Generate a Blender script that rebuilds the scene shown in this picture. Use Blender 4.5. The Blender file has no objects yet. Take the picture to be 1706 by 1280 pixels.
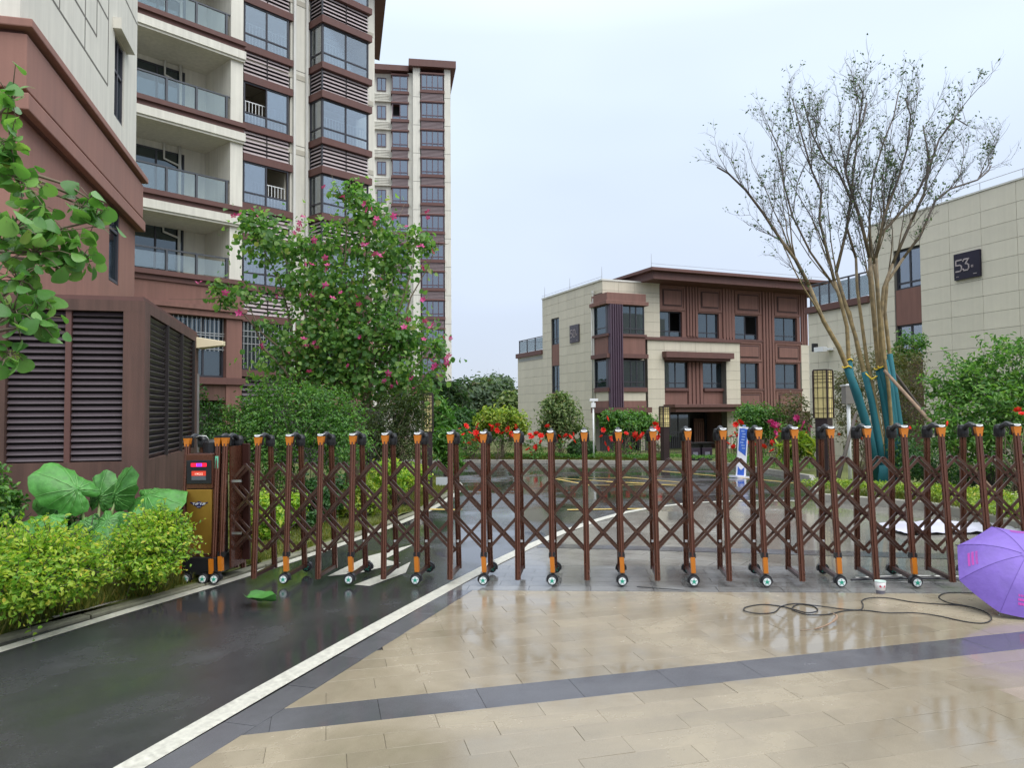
import bpy, bmesh, math, random
import numpy as np
from mathutils import Vector, Matrix
from math import sin, cos, tan, pi, radians, sqrt, atan2
random.seed(7); RNG = np.random.default_rng(7)
scene = bpy.context.scene
COL = scene.collection

# ------------------------------------------------------------------ camera
F_PX, CX, CY, EYE = 1270.0, 853.0, 640.0, 1.7
PITCH, ROLL = math.atan(48/1270), radians(0.4)
_f = Vector((0, cos(PITCH), sin(PITCH))); _r0 = Vector((1, 0, 0)); _u0 = Vector((0, -sin(PITCH), cos(PITCH)))
CR = _r0*cos(ROLL) - _u0*sin(ROLL); CU = _u0*cos(ROLL) + _r0*sin(ROLL)
cam_d = bpy.data.cameras.new('camera'); cam = bpy.data.objects.new('camera', cam_d); COL.objects.link(cam)
cam_d.sensor_width = 36; cam_d.lens = 36*F_PX/1706; cam_d.clip_start = 0.05; cam_d.clip_end = 2000
cam.matrix_world = Matrix.Translation((0, 0, EYE)) @ Matrix((CR, CU, -_f)).transposed().to_4x4()
scene.camera = cam

# ------------------------------------------------------------------ sky, sun, exposure
SUN_EL, SUN_AZ = radians(48), radians(140)        # azimuth clockwise from +Y: behind the camera, to the right
w = bpy.data.worlds.new('World'); scene.world = w; w.use_nodes = True
nt = w.node_tree; nt.nodes.clear()
def wn(t, **k):
    n = nt.nodes.new(t)
    for a, b in k.items(): setattr(n, a, b)
    return n
out = wn('ShaderNodeOutputWorld'); bg = wn('ShaderNodeBackground'); bg.inputs[1].default_value = 0.1
sky = wn('ShaderNodeTexSky', sky_type='NISHITA', sun_disc=False, sun_elevation=SUN_EL, sun_rotation=SUN_AZ)
tc = wn('ShaderNodeTexCoord'); sx = wn('ShaderNodeSeparateXYZ'); nt.links.new(tc.outputs['Generated'], sx.inputs[0])
ramp = wn('ShaderNodeValToRGB'); cr = ramp.color_ramp        # overcast: brighter towards the zenith
cr.elements[0].position = 0.0; cr.elements[0].color = (.53, .585, .70, 1)
cr.elements[1].position = 1.0; cr.elements[1].color = (.96, .98, 1.0, 1)
e = cr.elements.new(.22); e.color = (.60, .68, .82, 1)
e = cr.elements.new(.36); e.color = (.665, .765, .905, 1)
e = cr.elements.new(.50); e.color = (.75, .855, .96, 1)
nt.links.new(sx.outputs['Z'], ramp.inputs[0])
mp = wn('ShaderNodeMapping'); mp.inputs['Scale'].default_value = (1.5, 1.5, 4.0); nt.links.new(tc.outputs['Generated'], mp.inputs[0])
nz = wn('ShaderNodeTexNoise'); nz.inputs['Scale'].default_value = 1.1; nz.inputs['Detail'].default_value = 3; nt.links.new(mp.outputs[0], nz.inputs['Vector'])
mr = wn('ShaderNodeMapRange'); mr.inputs[1].default_value = .3; mr.inputs[2].default_value = .7; mr.inputs[3].default_value = .93; mr.inputs[4].default_value = 1.09
nt.links.new(nz.outputs['Fac'], mr.inputs[0])
zb = wn('ShaderNodeMapRange'); zb.inputs[1].default_value = .45; zb.inputs[2].default_value = 1.0; zb.inputs[3].default_value = 8.8; zb.inputs[4].default_value = 24.0
nt.links.new(sx.outputs['Z'], zb.inputs[0])
ml = wn('ShaderNodeMath', operation='MULTIPLY'); nt.links.new(mr.outputs[0], ml.inputs[0]); nt.links.new(zb.outputs[0], ml.inputs[1])
vs = wn('ShaderNodeVectorMath', operation='SCALE'); nt.links.new(ramp.outputs[0], vs.inputs[0]); nt.links.new(ml.outputs[0], vs.inputs['Scale'])
mix = wn('ShaderNodeMix', data_type='RGBA'); mix.inputs['Factor'].default_value = .9
nt.links.new(sky.outputs[0], mix.inputs['A']); nt.links.new(vs.outputs[0], mix.inputs['B'])
nt.links.new(mix.outputs['Result'], bg.inputs[0]); nt.links.new(bg.outputs[0], out.inputs[0])
sl = bpy.data.lights.new('sun', 'SUN'); sl.energy = 1.5; sl.angle = radians(50); sl.color = (1, .97, .92)
so = bpy.data.objects.new('sun', sl); COL.objects.link(so)
sdir = Vector((sin(SUN_AZ)*cos(SUN_EL), cos(SUN_AZ)*cos(SUN_EL), sin(SUN_EL)))
so.rotation_euler = sdir.to_track_quat('Z', 'Y').to_euler(); so.location = (0, -20, 40)
vsn = scene.view_settings; vsn.view_transform = 'Standard'; vsn.look = 'None'; vsn.exposure = 0.5; vsn.gamma = 1; vsn.use_curve_mapping = False
scene.cycles.use_denoising = True; scene.cycles.max_bounces = 8; scene.cycles.transparent_max_bounces = 24
scene.cycles.sample_clamp_indirect = 6

# ------------------------------------------------------------------ measuring helpers (photo pixel <-> place)
def proj(P):
    v = Vector(P) - Vector((0, 0, EYE)); d = v.dot(_f)
    return CX + F_PX*v.dot(CR)/d, CY - F_PX*v.dot(CU)/d
def ray(px, py):
    return _f + CR*((px-CX)/F_PX) - CU*((py-CY)/F_PX)
def at(px, py, Y):                       # the point at forward distance Y seen at the pixel
    r = ray(px, py); return Vector((0, 0, EYE)) + r*(Y/r.y)
def gz(x, y):                            # the ground: slight cross-fall at the gate, then falling towards the villas
    t = min(max((y-12)/16, 0), 1); fade = 1 - t*t*(3-2*t)
    return .0102*min(max(x-.4, -5), 6)*fade - .0286*(min(max(y, 13), 34)-13)
def G(px, py, dz=0.0):                   # the ground point at the pixel
    r = ray(px, py); Y = 8.0
    for _ in range(60):
        X = r.x*Y/r.y
        Y = .5*Y + .5*(gz(X, Y)+dz-EYE)/r.z*r.y
    return Vector((r.x*Y/r.y, Y, gz(r.x*Y/r.y, Y)+dz))
class Fr:                                # a building frame: local x along its facade, local y inward
    def __init__(s, O, d):
        s.O = Vector((O[0], O[1], 0)); s.d = Vector((d[0], d[1], 0)).normalized(); s.n = Vector((-s.d.y, s.d.x, 0))
        s.ang = atan2(s.d.y, s.d.x)
    def P(s, x, y, z): return s.O + s.d*x + s.n*y + Vector((0, 0, z))
    def x(s, px, z, y=0.0):
        a, b = -30.0, 40.0; fa = 0
        x0, x1 = 0.0, 1.0
        for _ in range(40):
            f0 = proj(s.P(x0, y, z))[0]-px; f1 = proj(s.P(x1, y, z))[0]-px
            if abs(f1-f0) < 1e-9: break
            x0, x1 = x1, x1 - f1*(x1-x0)/(f1-f0)
        return x1
    def y(s, px, z, x=0.0):
        y0, y1 = 0.0, 1.0
        for _ in range(40):
            f0 = proj(s.P(x, y0, z))[0]-px; f1 = proj(s.P(x, y1, z))[0]-px
            if abs(f1-f0) < 1e-9: break
            y0, y1 = y1, y1 - f1*(y1-y0)/(f1-f0)
        return y1
    def z(s, py, x, y=0.0):
        z0, z1 = 0.0, 1.0
        for _ in range(20):
            f0 = proj(s.P(x, y, z0))[1]-py; f1 = proj(s.P(x, y, z1))[1]-py
            if abs(f1-f0) < 1e-9: break
            z0, z1 = z1, z1 - f1*(z1-z0)/(f1-f0)
        return z1

# ------------------------------------------------------------------ materials
def nodes(name):
    m = bpy.data.materials.new(name); m.use_nodes = True; t = m.node_tree; t.nodes.clear()
    o = t.nodes.new('ShaderNodeOutputMaterial'); return m, t, o
def N(t, ty, ins=None, **k):
    n = t.nodes.new(ty)
    for a, b in k.items(): setattr(n, a, b)
    for a, b in (ins or {}).items():
        if isinstance(b, bpy.types.NodeSocket): t.links.new(b, n.inputs[a])
        else: n.inputs[a].default_value = b
    return n
def c4(c): return (c[0], c[1], c[2], 1)
def M(name, col, rough=.6, var=.15, scale=2.0, bump=0.0, bscale=60.0, metal=0.0, spec=.5, streak=0.0, rnd=0.0, island=0.0, emit=None, coat=0.0):
    m, t, o = nodes(name)
    co = N(t, 'ShaderNodeTexCoord').outputs['Object']
    b = N(t, 'ShaderNodeBsdfPrincipled', {'Roughness': rough, 'Metallic': metal, 'Specular IOR Level': spec, 'Coat Weight': coat})
    t.links.new(b.outputs[0], o.inputs[0])
    if emit:
        b.inputs['Base Color'].default_value = c4(col); b.inputs['Emission Color'].default_value = c4(emit[0]); b.inputs['Emission Strength'].default_value = emit[1]; return m
    nz = N(t, 'ShaderNodeTexNoise', {'Vector': co, 'Scale': scale, 'Detail': 6, 'Roughness': .65})
    f = N(t, 'ShaderNodeMapRange', {0: nz.outputs['Fac'], 1: .3, 2: .7, 3: 1-var, 4: 1+var*.6}).outputs[0]
    def mul(a, b_): return N(t, 'ShaderNodeMath', {0: a, 1: b_}, operation='MULTIPLY').outputs[0]
    if streak:
        mp = N(t, 'ShaderNodeMapping', {'Vector': co, 'Scale': (7, 7, .35)})
        n2 = N(t, 'ShaderNodeTexNoise', {'Vector': mp.outputs[0], 'Scale': 1.0, 'Detail': 5, 'Roughness': .6})
        f = mul(f, N(t, 'ShaderNodeMapRange', {0: n2.outputs['Fac'], 1: .35, 2: .72, 3: 1.0, 4: 1-streak}).outputs[0])
    if rnd:
        f = mul(f, N(t, 'ShaderNodeMapRange', {0: N(t, 'ShaderNodeObjectInfo').outputs['Random'], 3: 1-rnd, 4: 1+rnd}).outputs[0])
    if island:
        f = mul(f, N(t, 'ShaderNodeMapRange', {0: N(t, 'ShaderNodeNewGeometry').outputs['Random Per Island'], 3: 1-island, 4: 1+island}).outputs[0])
    v = N(t, 'ShaderNodeVectorMath', {0: col[:3], 'Scale': f}, operation='SCALE')
    t.links.new(v.outputs[0], b.inputs['Base Color'])
    rr = N(t, 'ShaderNodeMapRange', {0: nz.outputs['Fac'], 1: .3, 2: .7, 3: max(rough-.08, .02), 4: min(rough+.08, 1)})
    t.links.new(rr.outputs[0], b.inputs['Roughness'])
    if bump:
        nb = N(t, 'ShaderNodeTexNoise', {'Vector': co, 'Scale': bscale, 'Detail': 4})
        bp = N(t, 'ShaderNodeBump', {'Height': nb.outputs['Fac'], 'Strength': bump, 'Distance': .01}); t.links.new(bp.outputs[0], b.inputs['Normal'])
    return m
def leafmat(name, c0, c1, c2, rough=.45, trans=.35):
    m, t, o = nodes(name)
    r = N(t, 'ShaderNodeNewGeometry').outputs['Random Per Island']
    ob = N(t, 'ShaderNodeObjectInfo').outputs['Random']
    s = N(t, 'ShaderNodeMath', {0: r, 1: ob}, operation='ADD'); s = N(t, 'ShaderNodeMath', {0: s.outputs[0]}, operation='FRACT')
    rp = N(t, 'ShaderNodeValToRGB', {0: s.outputs[0]}); q = rp.color_ramp
    q.elements[0].color = c4(c0); q.elements[1].color = c4((c2[0]*1.18+.02, c2[1]*.86, c2[2])); e = q.elements.new(.5); e.color = c4(c1); e = q.elements.new(.955); e.color = c4(c2)
    b = N(t, 'ShaderNodeBsdfPrincipled', {'Base Color': rp.outputs[0], 'Roughness': rough, 'Specular IOR Level': .4})
    tr = N(t, 'ShaderNodeBsdfTranslucent', {'Color': N(t, 'ShaderNodeVectorMath', {0: rp.outputs[0], 1: (1.35, 1.5, .75)}, operation='MULTIPLY').outputs[0]})
    mx = N(t, 'ShaderNodeMixShader', {0: trans, 1: b.outputs[0], 2: tr.outputs[0]}); t.links.new(mx.outputs[0], o.inputs[0]); return m
def glassmat(name, tint, clear=.5, refl=(.9, .95, 1), rough=.03, base=.12):
    m, t, o = nodes(name)
    fr = N(t, 'ShaderNodeFresnel', {'IOR': 1.5})
    fac = N(t, 'ShaderNodeMapRange', {0: fr.outputs[0], 3: base, 4: .95})
    tr = N(t, 'ShaderNodeBsdfTransparent', {'Color': (*tint, 1)})
    df = N(t, 'ShaderNodeBsdfDiffuse', {'Color': (tint[0]*.12, tint[1]*.13, tint[2]*.14, 1)})
    a = N(t, 'ShaderNodeMixShader', {0: clear, 1: df.outputs[0], 2: tr.outputs[0]})
    gl = N(t, 'ShaderNodeBsdfGlossy', {'Color': (*refl, 1), 'Roughness': rough})
    mx = N(t, 'ShaderNodeMixShader', {0: fac.outputs[0], 1: a.outputs[0], 2: gl.outputs[0]}); t.links.new(mx.outputs[0], o.inputs[0]); return m
def wetmat(name, col, col2, dry=.42, wet=.06, pool=(.46, .62), grain=.25, gscale=220., pscale=.55, tiles=None, rnd=0.0, stain=.25):
    m, t, o = nodes(name)
    co = N(t, 'ShaderNodeTexCoord').outputs['Object']
    if rnd or tiles is None: geo = N(t, 'ShaderNodeNewGeometry').outputs['Position']
    else: geo = co
    n1 = N(t, 'ShaderNodeTexNoise', {'Vector': geo, 'Scale': pscale, 'Detail': 5, 'Roughness': .6, 'Distortion': .6})
    n2 = N(t, 'ShaderNodeTexNoise', {'Vector': geo, 'Scale': gscale, 'Detail': 3, 'Roughness': .7})
    n3 = N(t, 'ShaderNodeTexNoise', {'Vector': geo, 'Scale': 3.1, 'Detail': 6, 'Roughness': .7})
    p = N(t, 'ShaderNodeMapRange', {0: n1.outputs['Fac'], 1: pool[0], 2: pool[1], 3: 0, 4: 1}).outputs[0]      # 1 = standing film of water
    mixc = N(t, 'ShaderNodeMix', {'Factor': n3.outputs['Fac'], 'A': c4(col), 'B': c4(col2)}, data_type='RGBA').outputs['Result']
    g = N(t, 'ShaderNodeMapRange', {0: n2.outputs['Fac'], 1: .3, 2: .7, 3: 1-stain, 4: 1+stain}).outputs[0]
    if rnd: g = N(t, 'ShaderNodeMath', {0: g, 1: N(t, 'ShaderNodeMapRange', {0: N(t, 'ShaderNodeObjectInfo').outputs['Random'], 3: 1-rnd, 4: 1+rnd}).outputs[0]}, operation='MULTIPLY').outputs[0]
    d = N(t, 'ShaderNodeMapRange', {0: p, 3: 1.0, 4: .72}).outputs[0]                                           # soaked stone is darker
    g = N(t, 'ShaderNodeMath', {0: g, 1: d}, operation='MULTIPLY').outputs[0]
    colr = N(t, 'ShaderNodeVectorMath', {0: mixc, 'Scale': g}, operation='SCALE').outputs[0]
    b = N(t, 'ShaderNodeBsdfPrincipled', {'Base Color': colr, 'Specular IOR Level': .5})
    rn = N(t, 'ShaderNodeMapRange', {0: n3.outputs['Fac'], 1: .3, 2: .7, 3: dry-.1, 4: dry+.1}).outputs[0]
    t.links.new(N(t, 'ShaderNodeMix', {'Factor': p, 'A': rn, 'B': wet}).outputs[0], b.inputs['Roughness'])
    h = n2.outputs['Fac']
    st = N(t, 'ShaderNodeMapRange', {0: p, 3: grain, 4: grain*.08}).outputs[0]
    bp = N(t, 'ShaderNodeBump', {'Height': h, 'Strength': st, 'Distance': .004})
    last = bp
    if tiles:
        mp = N(t, 'ShaderNodeMapping', {'Vector': geo, 'Rotation': (0, 0, tiles[2])})
        br = N(t, 'ShaderNodeTexBrick', {'Vector': mp.outputs[0], 'Scale': 1.0, 'Mortar Size': .006, 'Mortar Smooth': .1, 'Brick Width': tiles[0], 'Row Height': tiles[1], 'Color1': (1, 1, 1, 1), 'Color2': (.86, .86, .86, 1), 'Mortar': (.5, .5, .5, 1)})
        cc = N(t, 'ShaderNodeMix', {'Factor': 1.0, 'A': colr, 'B': br.outputs['Color']}, data_type='RGBA', blend_type='MULTIPLY').outputs['Result']
        t.links.new(cc, b.inputs['Base Color'])
        last = N(t, 'ShaderNodeBump', {'Height': br.outputs['Fac'], 'Strength': .5, 'Distance': -.004, 'Normal': bp.outputs[0]})
    w2 = N(t, 'ShaderNodeTexNoise', {'Vector': geo, 'Scale': 9., 'Detail': 2})
    last = N(t, 'ShaderNodeBump', {'Height': w2.outputs['Fac'], 'Strength': .035, 'Distance': .01, 'Normal': last.outputs[0]})
    t.links.new(last.outputs[0], b.inputs['Normal']); t.links.new(b.outputs[0], o.inputs[0]); return m

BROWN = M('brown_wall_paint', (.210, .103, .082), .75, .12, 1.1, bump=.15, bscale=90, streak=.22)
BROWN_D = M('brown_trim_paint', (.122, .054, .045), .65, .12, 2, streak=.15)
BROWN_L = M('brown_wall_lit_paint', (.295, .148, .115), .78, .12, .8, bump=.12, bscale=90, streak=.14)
BROWN_S = M('brown_soiled_paint', (.12, .062, .048), .75, .25, 1.3, bump=.2, bscale=80, streak=.45)
CREAM_W = M('cream_stucco', (.68, .655, .575), .8, .09, .7, bump=.1, bscale=120, streak=.17)
CREAM_P = M('cream_stone_panel', (.565, .515, .41), .6, .07, 1.2, bump=.06, bscale=150, rnd=.04, streak=.09)
CREAM_G = M('greyish_cream_panel', (.63, .585, .475), .6, .07, 1.2, bump=.06, bscale=150, rnd=.035, streak=.05)
GROUT = M('panel_joint', (.16, .15, .13), .9)
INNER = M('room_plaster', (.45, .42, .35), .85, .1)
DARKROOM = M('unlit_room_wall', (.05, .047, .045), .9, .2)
FRAME = M('charcoal_window_frame', (.035, .035, .045), .4, .1)
FRAME_P = M('plum_window_frame', (.09, .055, .07), .45, .1)
WHITE = M('white_enamel', (.75, .76, .76), .4, .06)
PIPE = M('white_drain_pipe', (.62, .61, .57), .5, .08)
LOUV = M('grey_louvre_slat', (.42, .355, .36), .5, .12, rnd=.05)
LOUV_D = M('dark_brown_louvre_slat', (.085, .066, .074), .34, .15, rnd=.08)
LOUV_BACK = M('louvre_recess', (.022, .017, .018), .9)
SLATM = M('plum_pilaster_slat', (.075, .045, .07), .5, .1)
RAILM = M('grey_balcony_rail', (.075, .08, .09), .4, .1, metal=.3)
GLASS = glassmat('window_glass', (.78, .85, .88), .88, (.86, .90, .94), base=.26)
GLASS_D = glassmat('dark_window_glass', (.30, .38, .44), .62, (.72, .84, .90), base=.10)
GLASS_B = glassmat('balcony_glass', (.90, .97, .95), .95, (.9, .94, .96), base=.10)
GLASS_FAR = glassmat('far_window_glass', (.35, .43, .50), .5, (.8, .88, .98), base=.24)
ROOFM = M('roof_membrane', (.3, .3, .29), .9)
GATE = M('brown_anodised_metal', (.150, .058, .035), .26, .14, 5, metal=.6, spec=.5, coat=.25)
GATE_BAR = M('brown_gate_bar', (.115, .062, .045), .28, .14, 5, metal=.6)
GATE_D = M('dark_brown_sheet', (.06, .022, .017), .35, .12, 3, metal=.4)
GOLD = M('brushed_gold_panel', (.36, .20, .035), .35, .12, 4, metal=.6)
ORANGE = M('orange_plastic', (.50, .155, .010), .35, .12)
BLACK = M('black_plastic', (.012, .012, .014), .4, .1)
RUBBER = M('black_rubber', (.015, .015, .018), .7, .1)
GREEN_HUB = M('green_hub', (.02, .33, .22), .45, .05)
STEEL = M('zinc_steel', (.45, .45, .44), .35, .1, metal=.8)
BARK = M('grey_bark', (.17, .135, .09), .85, .3, 6, bump=.4, bscale=40)
def two_tone_backlit_bark():  # ochre bark turning grey upward; backlit darkness of the upper limbs painted in
    m, t, o = nodes('two_tone_backlit_smooth_bark'); co = N(t, 'ShaderNodeTexCoord').outputs['Object']
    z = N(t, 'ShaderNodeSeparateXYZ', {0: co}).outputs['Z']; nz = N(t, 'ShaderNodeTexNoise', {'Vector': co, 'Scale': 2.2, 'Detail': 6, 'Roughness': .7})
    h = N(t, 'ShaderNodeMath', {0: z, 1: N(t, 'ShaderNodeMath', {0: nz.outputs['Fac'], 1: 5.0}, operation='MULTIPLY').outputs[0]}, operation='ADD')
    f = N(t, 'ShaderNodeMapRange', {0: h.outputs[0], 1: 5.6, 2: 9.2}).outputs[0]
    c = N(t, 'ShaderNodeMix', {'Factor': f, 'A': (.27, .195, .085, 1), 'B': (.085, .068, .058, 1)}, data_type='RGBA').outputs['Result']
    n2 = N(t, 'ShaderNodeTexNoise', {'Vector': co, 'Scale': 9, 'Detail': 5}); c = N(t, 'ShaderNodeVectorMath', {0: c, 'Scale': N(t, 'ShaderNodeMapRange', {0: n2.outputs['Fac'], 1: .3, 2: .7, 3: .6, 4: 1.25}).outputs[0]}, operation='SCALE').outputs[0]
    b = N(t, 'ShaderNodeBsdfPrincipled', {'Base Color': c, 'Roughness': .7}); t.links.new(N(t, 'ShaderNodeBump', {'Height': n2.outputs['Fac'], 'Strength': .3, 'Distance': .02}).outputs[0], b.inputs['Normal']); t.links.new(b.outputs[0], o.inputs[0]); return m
BARK_Y = M('ochre_smooth_bark', (.26, .185, .085), .7, .35, 3.5, bump=.2, bscale=20)
BARK_D = M('dark_twig_bark', (.085, .07, .06), .85, .25, 6)
TEAL = M('teal_wrap_cloth', (.012, .12, .145), .8, .18, 12, bump=.4, bscale=45)
YELLOWTIE = M('yellow_strap', (.72, .50, .03), .6, .1)
WOOD = M('weathered_wood', (.26, .17, .11), .75, .3, 6, bump=.3, bscale=30)
KERB = M('concrete_kerb', (.34, .32, .28), .7, .22, 3, bump=.3, bscale=90)
KERB_M = M('mossy_concrete', (.17, .165, .115), .75, .4, 5, bump=.5, bscale=60)
SOIL = M('damp_soil', (.085, .06, .035), .9, .4, 5, bump=.7, bscale=40)
LAWN = M('lawn_soil_and_moss', (.10, .115, .025), .95, .45, 2.2, bump=.8, bscale=50)
PAINTW = M('worn_white_road_paint', (.50, .485, .42), .4, .30, 26, bump=.2, bscale=200)
PAINTY = M('worn_yellow_road_paint', (.55, .38, .08), .5, .25, 8)
ASPHALT = wetmat('wet_asphalt', (.031, .032, .035), (.052, .052, .055), dry=.32, wet=.035, pool=(.38, .56), grain=.5, gscale=120., pscale=.35, stain=.35)
PAV = wetmat('wet_beige_granite', (.250, .210, .148), (.325, .275, .198), dry=.30, wet=.03, pool=(.40, .58), grain=.22, gscale=260., pscale=.55, rnd=.07, stain=.16)
PAV_G = wetmat('wet_dark_grey_granite', (.085, .085, .095), (.125, .125, .135), dry=.26, wet=.06, pool=(.36, .58), grain=.25, gscale=260., pscale=.5, rnd=.07, stain=.18)
PAV_S = wetmat('wet_beige_paving_sheet', (.265, .215, .15), (.34, .275, .195), dry=.26, wet=.05)
PAV_IN = wetmat('wet_grey_paving', (.22, .21, .19), (.30, .285, .25), tiles=(.6, .3, .6), dry=.26, wet=.05, pool=(.34, .56), grain=.2, pscale=.35)
JOINT = M('paving_joint', (.15, .13, .10), .25, .2)
# ------------------------------------------------------------------ mesh helpers
class MB:
    def __init__(s): s.v = []; s.f = []
    def add(s, vs, fs):
        k = len(s.v); s.v += [tuple(p) for p in vs]; s.f += [tuple(i+k for i in q) for q in fs]; return s
    def box(s, x0, x1, y0, y1, z0, z1):
        return s.add([(x0,y0,z0),(x1,y0,z0),(x1,y1,z0),(x0,y1,z0),(x0,y0,z1),(x1,y0,z1),(x1,y1,z1),(x0,y1,z1)],
                     [(0,3,2,1),(4,5,6,7),(0,1,5,4),(1,2,6,5),(2,3,7,6),(3,0,4,7)])
    def obox(s, p, q, wdt, dep, up=(0,1,0)):       # a bar from p to q
        p, q = Vector(p), Vector(q); d = (q-p).normalized(); a = Vector(up); a = (a-d*a.dot(d)).normalized(); b = d.cross(a)
        c = [(-1,-1),(1,-1),(1,1),(-1,1)]
        return s.add([p+b*(i*wdt/2)+a*(j*dep/2) for i,j in c]+[q+b*(i*wdt/2)+a*(j*dep/2) for i,j in c],
                     [(0,3,2,1),(4,5,6,7),(0,1,5,4),(1,2,6,5),(2,3,7,6),(3,0,4,7)])
    def prism(s, poly, z0, z1):
        n = len(poly)
        return s.add([(*p[:2], z0) for p in poly]+[(*p[:2], z1) for p in poly],
                     [tuple(range(n-1,-1,-1)), tuple(range(n,2*n))]+[(i,(i+1)%n,n+(i+1)%n,n+i) for i in range(n)])
    def tube(s, pts, rad, n=6, cap=True, sq=1.0):
        pts = [Vector(p) for p in pts]; m = len(pts)
        if not hasattr(rad, '__len__'): rad = [rad]*m
        k = len(s.v); a = None
        for i, p in enumerate(pts):
            d = (pts[min(i+1,m-1)]-pts[max(i-1,0)]).normalized()
            if a is None: a = d.orthogonal().normalized()
            a = (a-d*a.dot(d)).normalized(); b = d.cross(a)
            for j in range(n):
                t = 2*pi*j/n; s.v.append(tuple(p+a*(cos(t)*rad[i])+b*(sin(t)*rad[i]*sq)))
        for i in range(m-1):
            for j in range(n):
                s.f.append((k+i*n+j, k+i*n+(j+1)%n, k+(i+1)*n+(j+1)%n, k+(i+1)*n+j))
        if cap: s.f.append(tuple(k+j for j in range(n-1,-1,-1))); s.f.append(tuple(k+(m-1)*n+j for j in range(n)))
        return s
    def lathe(s, prof, n=16, mat=None):            # (r, z) profile about z
        k = len(s.v); m = len(prof)
        for r, z in prof:
            for j in range(n):
                t = 2*pi*j/n; p = Vector((r*cos(t), r*sin(t), z)); s.v.append(tuple(mat @ p if mat else p))
        for i in range(m-1):
            for j in range(n): s.f.append((k+i*n+j, k+i*n+(j+1)%n, k+(i+1)*n+(j+1)%n, k+(i+1)*n+j))
        s.f.append(tuple(k+j for j in range(n-1,-1,-1))); s.f.append(tuple(k+(m-1)*n+j for j in range(n)))
        return s
    def mesh(s, name, mat, smooth=False):
        me = bpy.data.meshes.new(name); me.from_pydata(s.v, [], s.f); me.materials.append(mat)
        if smooth: me.polygons.foreach_set('use_smooth', [True]*len(me.polygons))
        me.update(); return me
def put(name, me, parent=None, loc=None, rot=None):
    o = bpy.data.objects.new(name, me); COL.objects.link(o); o.parent = parent
    if loc is not None: o.location = loc
    if rot is not None: o.rotation_euler = rot
    return o
def part(name, mb, mat, parent, smooth=False, bevel=0, label=None, stuff=False):
    o = put(name, mb.mesh(name, mat, smooth), parent)
    if bevel:
        b = o.modifiers.new('bevel', 'BEVEL'); b.width = bevel; b.segments = 2; b.limit_method = 'ANGLE'
    if label: o['label'] = label
    if stuff: o['kind'] = 'stuff'
    return o
def tag(o, label, cat, group=None):
    o['label'] = label; o['category'] = cat
    if group: o['group'] = group
    return o
def thing(name, label, cat, loc=(0,0,0), rz=0.0, group=None):
    o = bpy.data.objects.new(name, None); COL.objects.link(o); o.location = loc; o.rotation_euler = (0, 0, rz); o.empty_display_size = .2
    return tag(o, label, cat, group)
def struct(name, mb, mat):
    o = part(name, mb, mat, None); o['kind'] = 'structure'; return o
def B(x0, x1, y0, y1, z0, z1): return MB().box(x0, x1, y0, y1, z0, z1)
def mesh_np(name, V, Fq, mat, smooth=False):
    me = bpy.data.meshes.new(name); n, m = len(V), len(Fq); k = Fq.shape[1]
    me.vertices.add(n); me.vertices.foreach_set('co', np.asarray(V, np.float32).ravel())
    me.loops.add(m*k); me.loops.foreach_set('vertex_index', np.asarray(Fq, np.int32).ravel())
    me.polygons.add(m); me.polygons.foreach_set('loop_start', np.arange(0, m*k, k, dtype=np.int32)); me.polygons.foreach_set('loop_total', np.full(m, k, np.int32))
    me.materials.append(mat); me.update(); me.validate(); return me
# ------------------------------------------------------------------ foliage
def leaves(name, P, Nn, size, mat, parent, aspect=.55, fold=.25, droop=0.0, smooth=False, rng=RNG):
    n = len(P); size = np.broadcast_to(size, (n,))*rng.uniform(.5, 1.35, n)
    Nn = Nn/np.maximum(np.linalg.norm(Nn, axis=1, keepdims=True), 1e-6)
    r = rng.normal(size=(n, 3)); r[:, 2] -= droop
    t = r-(r*Nn).sum(1, keepdims=True)*Nn; t /= np.maximum(np.linalg.norm(t, axis=1, keepdims=True), 1e-6)
    b = np.cross(Nn, t); L = size[:, None]; W = L*aspect
    V = np.empty((n, 6, 3))
    V[:, 0] = P; V[:, 1] = P+t*L*.35+b*W*.5+Nn*L*fold*.5; V[:, 2] = P+t*L*.72+b*W*.38+Nn*L*fold*.3; V[:, 3] = P+t*L*1.0-Nn*L*.12
    V[:, 4] = P+t*L*.72-b*W*.38+Nn*L*fold*.3; V[:, 5] = P+t*L*.35-b*W*.5+Nn*L*fold*.5
    k = np.arange(n)[:, None]*6
    Fq = np.concatenate([k+np.array([[0, 1, 2, 3]]), k+np.array([[0, 3, 4, 5]])], 0)
    return put(name, mesh_np(name, V.reshape(-1, 3), Fq, mat, smooth), parent)
def crown(blobs, n, cl=26, spread=.16, shell=.45, rng=RNG, up=.6, outw=.8):
    """blobs: (x,y,z,rx,ry,rz,weight); leaf clumps gather around points spread through each blob"""
    wts = np.array([b[6]*b[3]*b[5] for b in blobs]); wts /= wts.sum(); P = []; NN = []
    for b, wt in zip(blobs, wts):
        k = max(int(n*wt/cl), 1); c = np.array(b[:3]); R = np.array(b[3:6])
        d = rng.normal(size=(k, 3)); d /= np.linalg.norm(d, axis=1, keepdims=True)
        rad = rng.uniform(shell**3, 1, k)**(1/3)
        cc = c+d*rad[:, None]*R
        sp = spread*np.mean(R)*rng.uniform(.6, 1.3, (k, 1, 1))
        off = rng.normal(size=(k, cl, 3))*sp*np.array([1, 1, .75])
        P.append((cc[:, None]+off).reshape(-1, 3))
        nn = d[:, None]*outw+np.array([0, 0, up])+rng.normal(size=(k, cl, 3))*.55
        NN.append(nn.reshape(-1, 3))
    return np.concatenate(P), np.concatenate(NN)
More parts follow.
